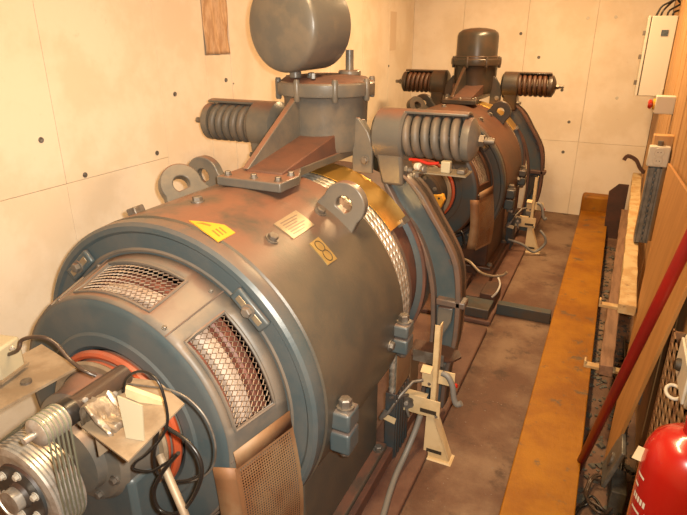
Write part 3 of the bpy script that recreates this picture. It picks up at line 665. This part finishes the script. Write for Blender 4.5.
# bracket arm with a cream box on the far left
t2 = empty('switch_box', (-1.2, .72, .87)); tag(t2, 'cream box on a dusty flat steel arm at the left picture edge', 'box')
z9 = .872
arm_pts = [at(-25, 425, Z=z9), at(2, 411, Z=z9), at(78, 369, Z=z9), at(42, 346, Z=z9), at(-20, 380, Z=z9)]
MB().slab(arm_pts, .006).build('flat_arm', 'dustsheet', t2)
MB().cyl(at(27, 385, Z=z9), at(27, 385, Z=z9) + Vector((0, 0, .012)), .012, 14).build('bolt', 'dull', t2)
bc = at(0, 380, Z=.885)
q = MB(); q.box((bc.x - .075, bc.y - .02, .886), (bc.x + .012, bc.y + .055, .965), Rz(14)); q.build('box_body', 'creamlight', t2, bevel=.006)
q = MB(); q.box((bc.x - .075, bc.y - .026, .888), (bc.x + .018, bc.y + .06, .894), Rz(14)); q.build('box_flange', 'dustsheet', t2)
MB().hexbolt(at(12, 348, Z=.966), (0, 0, 1), .004, .004).build('screw', 'steel', t2)

def cable(name, px, Y, r, m, label, grp=None, k=7, n=8):
    pts = [at(p[0], p[1], Y=(Y if len(p) < 3 else p[2])) for p in px]
    return tag(MB().tube(smooth_path(pts, k), r, n).build(name, m, sharp=80), label, 'cable', grp)
Z3 = lambda L, y0=.70, y1=.70: [(90 + a / 3.12, 350 + b / 3.12, y0 + (y1 - y0) * i / (len(L) - 1)) for i, (a, b) in enumerate(L)]
cable('cable', Z3([(105, 130), (112, 95), (135, 72), (170, 68), (210, 95), (232, 150), (242, 220), (225, 270), (180, 322), (143, 350), (138, 372), (190, 377), (250, 345), (278, 320)], .69, .66), .7, .0030, 'black', 'black cable arching over the terminal strip at the machine front')
cable('cable', Z3([(188, 208), (215, 222), (245, 245), (300, 282), (338, 330), (349, 385), (330, 445), (295, 495), (250, 512), (212, 492), (200, 440), (228, 380), (275, 322)], .69, .65), .7, .0042, 'black', 'thick black cable hanging in a big loop below the terminal strip')
cable('cable', Z3([(215, 232), (206, 290), (200, 340), (212, 385), (250, 408), (300, 408), (345, 390)], .685, .70), .7, .0033, 'black', 'black cable curling right under the terminal strip')
cable('cable', Z3([(110, 105), (170, 112), (250, 125), (310, 155), (360, 210), (388, 280), (390, 340), (370, 382), (330, 405), (260, 416)], .70, .72), .7, .0022, 'dull', 'thin silvery grey cable in a wide loop over the blue front')
cable('cable', [(-20, 362, .66), (15, 352, .66), (22, 340, .67), (40, 337, .68), (55, 343, .69), (70, 360, .69), (85, 371, .69), (96, 376, .70)], .68, .0045, 'tacho', 'dark brown cable from the cream box to the brown generator')
cable('cable', Z3([(175, 210), (200, 214), (230, 228), (245, 243)], .69, .69), .69, .0016, 'orange', 'short orange wire at the terminal strip')
tag(MB().tube(smooth_path([at(160, 455, Y=.70), at(170, 480, Y=.68), at(185, 515, Y=.66), at(195, 545, Y=.655)], 5), .009, 10).build('drain_pipe', 'dustsheet', sharp=80), 'pale pipe running down below the black cable loops', 'pipe')

# brake switch plate under the near spring
def brake_switch(dy, label, lit):
    y = YA - .055 + dy
    t = empty('brake_switch', (XC + .47, y, 1.13)); tag(t, label, 'switch', 'brake switches under the springs')
    MB().box((XC + .40, y - .05, 1.128), (XC + .60, y + .05, 1.133)).build('plate', 'clear', t)
    MB().box((XC + .50, y - .03, 1.133), (XC + .535, y + .0, 1.175)).build('connector', lit, t, bevel=.003)
    for k, (a, b) in enumerate(((.41, 1.15), (.43, 1.142))): MB().cyl((XC + a, y - .045, b), (XC + a + .02, y - .055, b + .004), .014, 12, ch=.003).build('knob', ('white', 'dull')[k], t)
    MB().tube(smooth_path([(XC + .37, y, 1.165), (XC + .41, y - .015, 1.168), (XC + .45, y - .02, 1.16), (XC + .49, y - .02, 1.165)]), .006, 8).build('lead', 'red', t)
    MB().box((XC + .56, y - .03, 1.133), (XC + .59, y + .02, 1.15)).build('roller', 'dull', t, bevel=.004)
    MB().box((XC + .395, y - .005, 1.10), (XC + .41, y + .05, 1.132)).build('bracket', 'dull', t)
brake_switch(0, 'small switch plate with red lead and cream connector under the near coil spring', 'creamlight')

# yellow connector and orange hoses at the front of the far machine
t = empty('connector_block', at(437, 200, Y=3.3)); tag(t, 'yellow connector block behind the near brake arm', 'connector')
c = at(437, 200, Y=3.3)
MB().prism([(c.x - .045, c.z - .05), (c.x + .02, c.z - .06), (c.x + .045, c.z + .0), (c.x + .03, c.z + .035), (c.x - .045, c.z + .03)], 'y', c.y, c.y + .05).build('block', 'yellow', t, bevel=.006)
for dx, dz in ((-.02, .008), (.012, .012), (-.004, -.03)): MB().cyl((c.x + dx, c.y - .004, c.z + dz), (c.x + dx, c.y + .01, c.z + dz), .007, 10).build('hole', 'print', t)
cable('cable', [(452, 250, 3.3), (455, 235, 3.3), (462, 232, 3.3), (464, 245, 3.3), (458, 252, 3.3)], 3.3, .007, 'black', 'black cable loop left of the far perforated guard')
cable('cable', [(461, 258, 3.3), (470, 262, 3.2), (480, 272, 3.15), (492, 276, 3.1), (503, 275, 3.1), (507, 272, 3.1)], 3.2, .008, 'dustsheet', 'tan cable lying across the plinth before the far machine')

# ------------------------------------------------------------------ cream switch stands beside the machines
def stand(dy, label):
    X, Y = -.455, 1.835
    t = empty('switch_stand', (X, Y, 0)); tag(t, label, 'stand', 'cream switch stands')
    q = MB(); q.hexa([(-.500, Y - .05, 0), (-.372, Y - .05, 0), (-.372, Y + .02, 0), (-.500, Y + .02, 0), (-.492, Y - .045, .006), (-.38, Y - .045, .006), (-.38, Y + .015, .006), (-.492, Y + .015, .006)]); q.build('foot_plate', 'cream', t)
    q = MB(); q.slab([(-.490, Y - .035, .006), (-.385, Y - .035, .006), (-.385, Y - .035, .03), (-.466, Y - .035, .21), (-.487, Y - .035, .21)], -.004); q.build('foot_web', 'cream', t)
    q = MB(); q.box((-.478, Y - .035, .03), (-.415, Y - .0365, .045)); q.build('foot_slot', 'print', t)
    q = MB(); q.slab([(-.385, Y - .035, .006), (-.385, Y + .012, .006), (-.459, Y + .012, .21), (-.466, Y - .035, .21)], .003); q.build('foot_brace', 'cream', t)
    q = MB(); q.box((-.479, Y - .022, .10), (-.456, Y - .018, .600)); q.box((-.460, Y - .022, .10), (-.456, Y + .006, .606)); q.build('upright', 'cream', t)
    q = MB(); q.box((-.585, Y - .046, .205), (-.432, Y - .042, .285)); q.box((-.585, Y - .046, .283), (-.49, Y - .012, .287)); q.build('switch_plate', 'cream', t, bevel=.001)
    q = MB(); q.box((-.515, Y - .03, .33), (-.475, Y - .026, .425)); q.build('upper_plate', 'cream', t)
    q = MB(); q.box((-.455, Y - .012, .345), (-.392, Y - .008, .405)); q.build('side_plate', 'cream', t)
    q = MB(); q.slab([(-.515, Y - .03, .425), (-.475, Y - .03, .425), (-.475, Y - .06, .41), (-.515, Y - .06, .41)], .003); q.build('plate_fold', 'cream', t)
    wq = MB(); pts = []
    for k in range(24):
        a = 2 * pi * k / 24; r = .03 if (k // 2) % 2 else .026; pts.append((-.565 + r * cos(a), .25 + r * sin(a)))
    wq.prism(pts, 'y', Y - .056, Y - .048); wh = wq.build('cam_wheel', 'dull', t)
    MB().cyl((-.565, Y - .064, .25), (-.565, Y - .05, .25), .008, 12).build('cam_axle', 'steel', wh)
    q = MB(); q.cyl((-.565, Y - .055, .222), (-.55, Y - .06, .19), .006, 8); q.build('roller_arm', 'dull', t)
    q = MB(); q.box((-.510, Y - .050, .222), (-.445, Y - .046, .238)); q.build('plate_slot', 'print', t)
    q = MB(); q.tube([(-.622, Y - .158, .235), (-.60, Y - .154, .265), (-.575, Y - .12, .315), (-.545, Y - .05, .35), (-.51, Y - .03, .355)], .007, 8)
    q.tube([(-.632, Y - .160, .225), (-.615, Y - .156, .262)], .009, 8); q.tube([(-.60, Y - .15, .325), (-.555, Y - .07, .30)], .006, 8); q.build('linkage', 'dull', t)
    q = MB(); q.box((-.625, Y - .153, .215), (-.575, Y - .148, .24), Ry(12)); q.build('link_plate', 'cream', t)
    MB().tube(smooth_path([(-.44, Y - .02, .40), (-.415, Y - .025, .395), (-.395, Y - .028, .36), (-.385, Y - .03, .31), (-.372, Y - .03, .285), (-.355, Y - .028, .295)]), .0115, 10).build('hose', 'greyhose', t, sharp=80)
    MB().cyl((-.394, Y - .010, .352), (-.380, Y - .012, .355), .009, 12, ch=.002).build('red_knob', 'red', t)
    for (x, z) in ((-.505, .41), (-.485, .345), (-.445, .215), (-.59, .275)): MB().hexbolt((x, Y - (.03 if z > .3 else .046), z), (0, -1, 0), .005, .005).build('screw', 'dull', t)
    return t
st1 = stand(0, 'cream metal switch stand on the walkway beside the near machine')
st2 = copy_tree(st1); st2.location = (-.445, 4.43, 0); st2['label'] = 'small cream switch stand on the walkway beside the far machine'
for i, (pth, lab) in enumerate((([(430, 445, 1.77), (425, 452, 1.73), (414, 468, 1.65), (405, 482, 1.56), (399, 500, 1.47), (396, 520, 1.40)], 'grey flexible conduit dropping from the near cream stand along the plinth'),)):
    pts = [Vector((-.505, 1.778, .21)), Vector((-.515, 1.75, .15)), Vector((-.53, 1.69, .08)), Vector((-.535, 1.60, .05)), Vector((-.525, 1.5, .042)), Vector((-.51, 1.40, .042)), Vector((-.50, 1.28, .042)), Vector((-.495, 1.1, .042))]
    tag(MB().tube(smooth_path(pts, 6), .0115, 10).build('conduit', 'greyhose', sharp=80), lab, 'conduit')
pts = [Vector((-.38, 4.37, .20)), Vector((-.34, 4.36, .16)), Vector((-.33, 4.36, .10)), Vector((-.40, 4.33, .03)), Vector((-.49, 4.30, .09)), Vector((-.60, 4.28, .12))]
tag(MB().tube(smooth_path(pts, 6), .010, 8).build('conduit', 'greyhose', sharp=80), 'grey conduit curling round the far cream stand', 'conduit')
# rusty bent plate and its strap behind the near stand
t = empty('cover_plate', (-.6, 1.95, .085)); tag(t, 'rounded rusty plate with a grey strap behind the near cream stand', 'plate')
q = MB(); q.prism([(-.61, 1.885), (-.47, 1.885), (-.42, 1.91), (-.40, 1.95), (-.42, 1.99), (-.47, 2.01), (-.61, 2.01)], 'z', .400, .408); q.build('top_plate', 'rustplate', t)
q = MB(); q.box((-.58, 1.881, .385), (-.455, 1.885, .435)); q.build('strap', 'dull', t)
q = MB(); q.box((-.607, 1.89, .085), (-.59, 2.0, .40)); q.build('support', 'guard', t)
# stepped steel blocks before the far machine
t = empty('step_block', (-.62, 3.16, .03)); tag(t, 'low dark blue steel block on the plinth before the far machine', 'block')
MB().box((-.80, 3.045, .03), (-.49, 3.2, .09)).build('block', 'steelblue', t, bevel=.005)
MB().box((-.58, 3.205, .03), (-.485, 3.42, .12)).build('cap', 'rustplate', t, bevel=.005)
cable('conduit', [(497, 275, 3.18), (500, 284, 3.14), (497, 292, 3.1), (492, 297, 3.1)], 3.1, .006, 'white', 'short pale conduit bent down at the dark blue block')

# ------------------------------------------------------------------ right-hand wall things
# switch cabinet
t = empty('switch_cabinet', (.21, 5.0, 1.188)); tag(t, 'grey-white switch cabinet high on the right wall, small blue label on its side', 'cabinet')
MB().box((.135, 4.80, 1.190), (.295, 5.20, 1.732)).build('body', 'cabinet', t, bevel=.004)
MB().box((.128, 4.804, 1.194), (.136, 5.196, 1.728)).build('door_gap', 'gap', t)  # dark strip, shade of the gap behind the door put in as colour
MB().box((.112, 4.798, 1.188), (.129, 5.202, 1.734)).build('door', 'cabinet', t, bevel=.003)
for z in (1.28, 1.46, 1.62): MB().box((.093, 4.83, z - .016), (.113, 4.86, z + .016)).build('clip', 'dull', t, bevel=.002)
lb = MB().box((.208, 4.796, 1.60), (.252, 4.8005, 1.64)).build('label', 'print', t); lb['label'] = 'small dark blue label'
M['bluelab'] = mat('blue_label', (0.06, 0.09, 0.13), (0.13, 0.16, 0.18), 0.5, scale=120); lb.data.materials[0] = M['bluelab']
for i, (x, dx, dz) in enumerate(((.16, -.02, .03), (.19, .0, .05), (.23, .03, .05), (.265, .05, .02))):
    tag(MB().tube(smooth_path([(x, 4.9, 1.733), (x + .01, 4.9, 1.755 + dz * .3), (x + .05 + dx, 4.9 + i * .02, 1.77 + dz), (min(.28, x + .10), 4.9 + i * .02, 1.82 + dz), (.285, 4.85 + i * .025, 1.97)], 6), .007, 8).build('cable', 'black', sharp=80),
        ['leftmost of the four black cables leaving the cabinet top', 'second from left of the four black cables on the cabinet top', 'third from left of the four black cables on the cabinet top', 'rightmost of the four black cables leaving the cabinet top'][i], 'cable', 'cables on the cabinet')
MB().cyl((.285, 4.79, 1.18), (.285, 4.79, 1.24), .008, 10).build('gland', 'white', t)
# emergency stop
c = at(667, 106, X=.27); yE = 3.7
t = empty('emergency_stop', (.26, yE, 1.16)); tag(t, 'white box with red mushroom stop button below the cabinet', 'switch')
p0 = at(657, 96, Y=yE); p1 = at(676, 115, Y=yE)
MB().box((p0.x, yE, p1.z), (max(WR - .001, p0.x + .06), yE + .08, p0.z)).build('box', 'white', t, bevel=.005)
zc_ = (p0.z + p1.z) / 2
MB().lathe([(.0005, p0.x - .035), (.02, p0.x - .035), (.026, p0.x - .028), (.026, p0.x - .018), (.014, p0.x - .012), (.014, p0.x)], 'x', (0, yE + .04, zc_), 20).build('button', 'red', t)
MB().lathe([(.012, p0.x - .011), (.03, p0.x - .011), (.03, p0.x), (.012, p0.x)], 'x', (0, yE + .04, zc_), 20, closed_prof=True).build('collar', 'yellow', t)
# wooden batten with double socket and slotted duct
yO = 3.3
q0 = at(650, 146, Y=yO); q1 = at(667, 168, Y=yO)
tag(MB().box((.205, yO + .055, .545), (WR - .001, yO + .12, 1.12)).build('batten', 'wood', bevel=.004), 'upright wooden batten against the right wall behind the double socket', 'batten')
t = empty('double_socket', ((q0.x + q1.x) / 2, yO + .03, q1.z)); tag(t, 'grey-white double socket on the wooden batten', 'socket')
MB().box((q0.x, yO + .0, q1.z), (WR - .01, yO + .055, q0.z)).build('box', 'cabinet', t, bevel=.006)
xm = (q0.x + WR - .01) / 2
for zz in (.3, .72):
    z = q1.z + (q0.z - q1.z) * zz
    so = MB().lathe([(.018, yO + .001), (.018, yO - .003), (.023, yO - .003), (.025, yO + .001)], 'y', (xm, 0, z), 24).build('socket', 'white', t)
    MB().cyl((xm, yO - .0005, z), (xm, yO + .003, z), .018, 20).build('recess', 'cabinet', so)
    for d in (-.007, .007): MB().cyl((xm + d, yO - .0012, z), (xm + d, yO + .002, z), .0025, 8).build('pin_hole', 'print', so)
MB().cyl((xm, yO + .03, q0.z), (xm, yO + .03, q0.z + .025), .014, 12).build('cable_gland', 'dull', t)
t = empty('slotted_duct', (.25, yO + .03, .545)); tag(t, 'grey slotted cable duct running down below the double socket', 'duct')
d0 = at(660, 169, Y=yO)
q = MB(); zt = d0.z
zb = .545
q.box((.205, yO + .012, zb), (.215, yO + .054, zt)); q.box((.262, yO + .012, zb), (.272, yO + .054, zt)); q.box((.205, yO + .046, zb), (.272, yO + .0545, zt))
q.box((.213, yO + .012, zb), (.236, yO + .018, zt)); q.box((.246, yO + .012, zb), (.264, yO + .018, zt))
n = 13
for k in range(n): q.box((.234, yO + .012, zb + (zt - zb) * k / n), (.248, yO + .018, zb + (zt - zb) * (k + .42) / n))
q.build('channel', 'slot', t)
# timbers on wall brackets
def timber(A, B, wd, ht, m, name, label):
    A, B = Vector(A), Vector(B); d = (B - A).normalized(); s = Vector((d.y, -d.x, 0)).normalized() * wd; u = Vector((0, 0, ht)); q = MB(); n = 26; vs = []; fs = []
    for i in range(n + 1):
        p = A.lerp(B, i / n)
        j = lambda: Vector((random.uniform(-.003, .003), 0, random.uniform(-.003, .003)))
        vs += [p + j(), p + s + j(), p + s + u + j(), p + u + j()]
    for i in range(n):
        for k in range(4): fs.append((4 * i + k, 4 * i + (k + 1) % 4, 4 * i + 4 + (k + 1) % 4, 4 * i + 4 + k))
    fs += [(0, 1, 2, 3), tuple(4 * n + k for k in range(4))]
    return tag(q.add(vs, fs).build(name, m, bevel=.003), label, 'timber')
timber((.146, 2.47, .48), (.218, 5.25, .48), .066, .05, 'chip', 'timber', 'chipped cream timber on the upper wall bracket at the right')
timber((.110, 2.32, .25), (.175, 4.9, .25), .055, .05, 'timber2', 'timber', 'brown timber on the lower wall bracket at the right')
for i, (y, z, xl, lab) in enumerate(((2.56, .48, .075, 'upper steel wall bracket with pale hooked end under the chipped timber'), (2.40, .25, .055, 'lower steel wall bracket with pale hooked end under the brown timber'))):
    t = empty('wall_bracket', (WR - .01, y, z - .03)); tag(t, lab, 'bracket', 'wall brackets')
    q = MB(); q.box((xl, y - .018, z - .016), (WR, y + .018, z - .002)); q.build('arm', 'chip', t, bevel=.002)
    q = MB(); q.box((xl - .004, y - .018, z - .016), (xl + .004, y + .018, z + .018)); q.build('hook', 'chip', t, bevel=.002)
    q = MB(); q.box((WR - .008, y - .02, z - .14), (WR, y + .02, z - .002)); q.build('wall_leaf', 'dull', t)
# rusty steel plate and strap against the far timber
Pp = [at(607, 226, Y=5.0), at(608, 187, Y=5.1), at(622, 175, Y=5.1), at(637, 172, Y=5.1), at(630, 212, Y=5.0), at(612, 240, Y=4.95)]
yp = 5.02
poly = [(p.x, p.z) for p in Pp]; mz = min(z for _, z in poly); poly = [(x, max(0.0, z) if z > .02 else 0.0) for x, z in poly]
tag(MB().prism([(.105, 0.0), (.07, .11), (.06, .40), (.125, .47), (.200, .47), (.200, 0.0)], 'y', 5.03, 5.045).build('steel_plate', 'rustplate'), 'dark rusty steel plate standing at the far end of the timbers', 'plate')
tag(MB().tube(smooth_path([(WR - .001, 5.15, at(640, 170, Y=5.15).z - .02), at(640, 168, Y=5.15), at(636, 160, Y=5.15), at(628, 156, Y=5.15), at(624, 160, Y=5.15)], 4), .020, 4, sq=True).build('strap_hook', 'rustplate'), 'bent dark steel strap above the rusty plate', 'strap')
# plywood board leaning on the right wall, standing on its corner
A = Vector((.172, 1.97, .0)); B = at(668, 163, X=.272); Cx = at(687, 192, X=.288); D = at(687, 285, X=.27)
n1 = (B - A).cross(D - A).normalized()
if n1.x > 0: n1 = -n1
def onplane(px, py):
    p = at(px, py, Y=1.0); d = p - Vector((0, 0, H)); tt_ = (A - Vector((0, 0, H))).dot(n1) / d.dot(n1); return Vector((0, 0, H)) + d * tt_
C1 = onplane(687, 192); dirC = (C1 - B).normalized(); D1 = onplane(687, 285); dirD = (D1 - A).normalized()
Bp, Cp, Dp = B, B + dirC * .95, A + dirD * 1.05
thk = n1 * -.012
q = MB(); q.hexa([A, Bp, Cp, Dp, A + thk, Bp + thk, Cp + thk, Dp + thk])
tag(q.build('plywood_board', 'ply', bevel=.001), 'orange plywood board standing on its corner against the right wall', 'board')
# red pole
pa = at(577, 470, Z=.03); pb = at(687, 245, X=.205); dd = (pb - pa)
ptop = pa + dd * 1.12
tag(MB().cyl(pa - dd.normalized() * .03, ptop, .0155, 18, ch=.003).build('pole', 'redpole', sharp=60), 'dark red pole leaning across the plywood board', 'pole')
q = MB()
# fire extinguisher on the wall
EX, EY = .206, .93; z1 = .985; R = .070
t = empty('fire_extinguisher', (EX, EY, .45)); tag(t, 'red fire extinguisher hanging on the right wall at the picture corner', 'extinguisher')
MB().lathe([(.0005, .46), (.06, .46), (R, .475), (R, z1 - .065), (R * .97, z1 - .045), (R * .85, z1 - .022), (R * .6, z1 - .006), (R * .36, z1 + .0), (.02, z1 + .004), (.02, z1 + .03), (.0005, z1 + .03)], 'z', (EX, EY, 0), 64).build('cylinder', 'redext', t)
MB().cyl((EX, EY, z1 + .01), (EX, EY, z1 + .06), .017, 16, ch=.002).build('valve', 'dull', t)
q = MB(); q.box((EX - .014, EY - .09, z1 + .06), (EX + .014, EY + .03, z1 + .07)); q.box((EX - .012, EY - .09, z1 + .085), (EX + .012, EY + .03, z1 + .093), Rx(-8)); q.build('lever', 'redext', t, bevel=.003)
MB().tube(smooth_path([(EX, EY + .02, z1 + .045), (EX + .02, EY + .08, z1 + .04), (EX + .055, EY + .115, z1 - .05), (EX + .06, EY + .11, z1 - .2), (EX + .055, EY + .10, z1 - .4)]), .010, 10).build('hose', 'black', t, sharp=80)
def wrap(name, a0, a1, za, zb, m, ang_slope=0.0, dr=.0006):
    q = MB(); n = 10; vs = []; fs = []
    for i in range(n + 1):
        a = rad(a0 + (a1 - a0) * i / n); s_ = ang_slope * (a1 - a0) * i / n
        for z in (za + s_, zb + s_): vs.append((EX + (R + dr) * cos(a), EY + (R + dr) * sin(a), z))
    for i in range(n): fs.append((2 * i, 2 * i + 2, 2 * i + 3, 2 * i + 1))
    return q.add(vs, fs).build(name, m, t)
for k, (a0, a1, z) in enumerate(((190, 208, .895), (187, 199, .872), (192, 222, .85), (194, 214, .825))):
    if k == 2:
        for j in range(5): wrap('lettering', a0 + j * 6, a0 + j * 6 + 4.2, z - .006, z + .006, 'white')
    else: wrap('lettering', a0, a1, z - .0025, z + .0025, 'white')
wrap('information_label', 222, 292, .72, .835, 'white')
tg = at(640, 453, Y=.925)
q = MB(); q.box((tg.x - .008, .924, tg.z - .016), (tg.x + .014, .9255, tg.z + .012), Ry(12)); q.build('inspection_tag', 'cream', t)
MB().box((EX + .03, EY - .05, .80), (WR, EY + .05, .83)).build('wall_strap', 'dull', t)
# white box on the wall, slotted plate, ring
t = empty('junction_box', (.27, 1.5, .80)); tag(t, 'white junction box on the right wall above the slotted plate', 'box')
MB().box((.250, 1.30, .80), (WR, 1.50, .90)).build('box', 'white', t, bevel=.006)
MB().box((.243, 1.308, .808), (.250, 1.492, .892)).build('lid', 'cabinet', t, bevel=.002)
MB().lathe([(.0005, .231), (.013, .231), (.016, .237), (.016, .244)], 'x', (0, 1.42, .85), 18).build('cap', 'print', t)
t = empty('slotted_plate', (.27, 1.5, .3)); tag(t, 'cream steel plate with rows of slots behind the extinguisher', 'plate')
q = MB()
for r_ in range(15):      # bars between rows of slots
    z = .30 + r_ * .033; q.box((.262, 1.26, z), (.266, 1.76, z + .018))
for c_ in range(8):
    y = 1.26 + c_ * .07; q.box((.262, y, .30), (.266, y + .024, .78))
q.build('perforated_sheet', 'guard', t)
for y in (1.26, 1.75): MB().box((.267, y, .30), (.299, y + .01, .78)).build('edge_fold', 'guard', t)
MB().box((.292, 1.27, .30), (.298, 1.75, .78)).build('shade_sheet', 'dark', t)  # near-black sheet, shade behind the slots painted as colour
pts = [(.238 + .022 * cos(a * pi / 12), 1.50 + .0, .745 + .0 + .022 * sin(a * pi / 12)) for a in range(24)]
pts = [(.252 + .018 * cos(a * pi / 12), 1.47 + .024 * sin(a * pi / 12), .742 + .006 * sin(a * pi / 12)) for a in range(24)]
tag(MB().tube(pts, .0048, 8, closed=True).build('cable_ring', 'white', sharp=80), 'white plastic ring hung on the slotted plate', 'ring')
# clutter on the floor behind the beam
t = empty('grey_box', (.2, 2.15, 0)); tag(t, 'grey flat box with a round knockout on the floor below the plywood board', 'box')
q = MB(); q.box((.185, 1.80, .10), (.20, 1.93, .27), Ry(14)); q.build('panel', 'slot', t, bevel=.003)
MB().cyl((.178, 1.865, .185), (.187, 1.865, .183), .026, 16).build('knockout', 'dull', t)
MB().box((.2, 1.80, 0), (.25, 1.93, .10)).build('box_foot', 'junkgrey', t, bevel=.004)
labs = ['dark cable coiled on the floor nearest the yellow beam', 'dark cable loop on the floor under the red pole foot', 'dark cable loop on the floor nearest the extinguisher', 'dark cable lying straight along the right wall floor']
for i in range(3):
    cx, cy_ = (.145, .175, .20)[i], (1.72, 1.86, 1.60)[i]; rx, ry = (.045, .05, .055)[i], (.10, .09, .12)[i]
    pts = [(cx + rx * (1 + .15 * sin(k * .9 + i)) * cos(k * .42 + i), cy_ + ry * (1 + .2 * cos(k * .7)) * sin(k * .42 + i), .008 + .006 * (k % 5) * .5 + i * .012) for k in range(34)]
    tag(MB().tube(smooth_path(pts, 3), .0055, 6).build('cable', ('black', 'tacho', 'black')[i], sharp=80), labs[i], 'cable', 'cables on the floor')
tag(MB().tube(smooth_path([(.26, 1.4, .008), (.24, 1.9, .008), (.26, 2.4, .008), (.25, 3.2, .008)], 8), .008, 6).build('cable', 'black', sharp=80), labs[3], 'cable', 'cables on the floor')
# rubble between the beam and the wall
q = MB()
for k in range(700):
    x, y = random.uniform(.095, .29), random.uniform(1.3, 4.8); s_ = random.uniform(.002, .008) * random.choice((1, 1, 1, 1.8))
    p = [Vector((x, y, 0)) + Rz(k * 37) @ Vector((a * s_ * random.uniform(.5, 1.3), b_ * s_ * random.uniform(.5, 1.6), c_ * s_ * random.uniform(.4, 1))) for c_ in (0, 1) for a, b_ in ((-1, -1), (1, -1), (1, 1), (-1, 1))]
    q.hexa(p)
o = q.build('rubble', 'junkgrey'); o['kind'] = 'stuff'; tag(o, 'small grey rubble strewn between the yellow beam and the right wall', 'rubble')

q = MB()
for k in range(110):
    x, y = random.uniform(-.45, -.16), random.uniform(1.2, 3.15); s_ = random.uniform(.0008, .0026)
    q.hexa([Vector((x, y, 0)) + Rz(k * 53) @ Vector((a * s_ * random.uniform(.5, 1.3), b_ * s_ * random.uniform(.5, 1.9), c_ * s_ * .5)) for c_ in (0, 1) for a, b_ in ((-1, -1), (1, -1), (1, 1), (-1, 1))])
o = q.build('paint_flecks', 'tan'); o['kind'] = 'stuff'; tag(o, 'pale flecks of debris scattered on the brown walkway floor', 'debris')
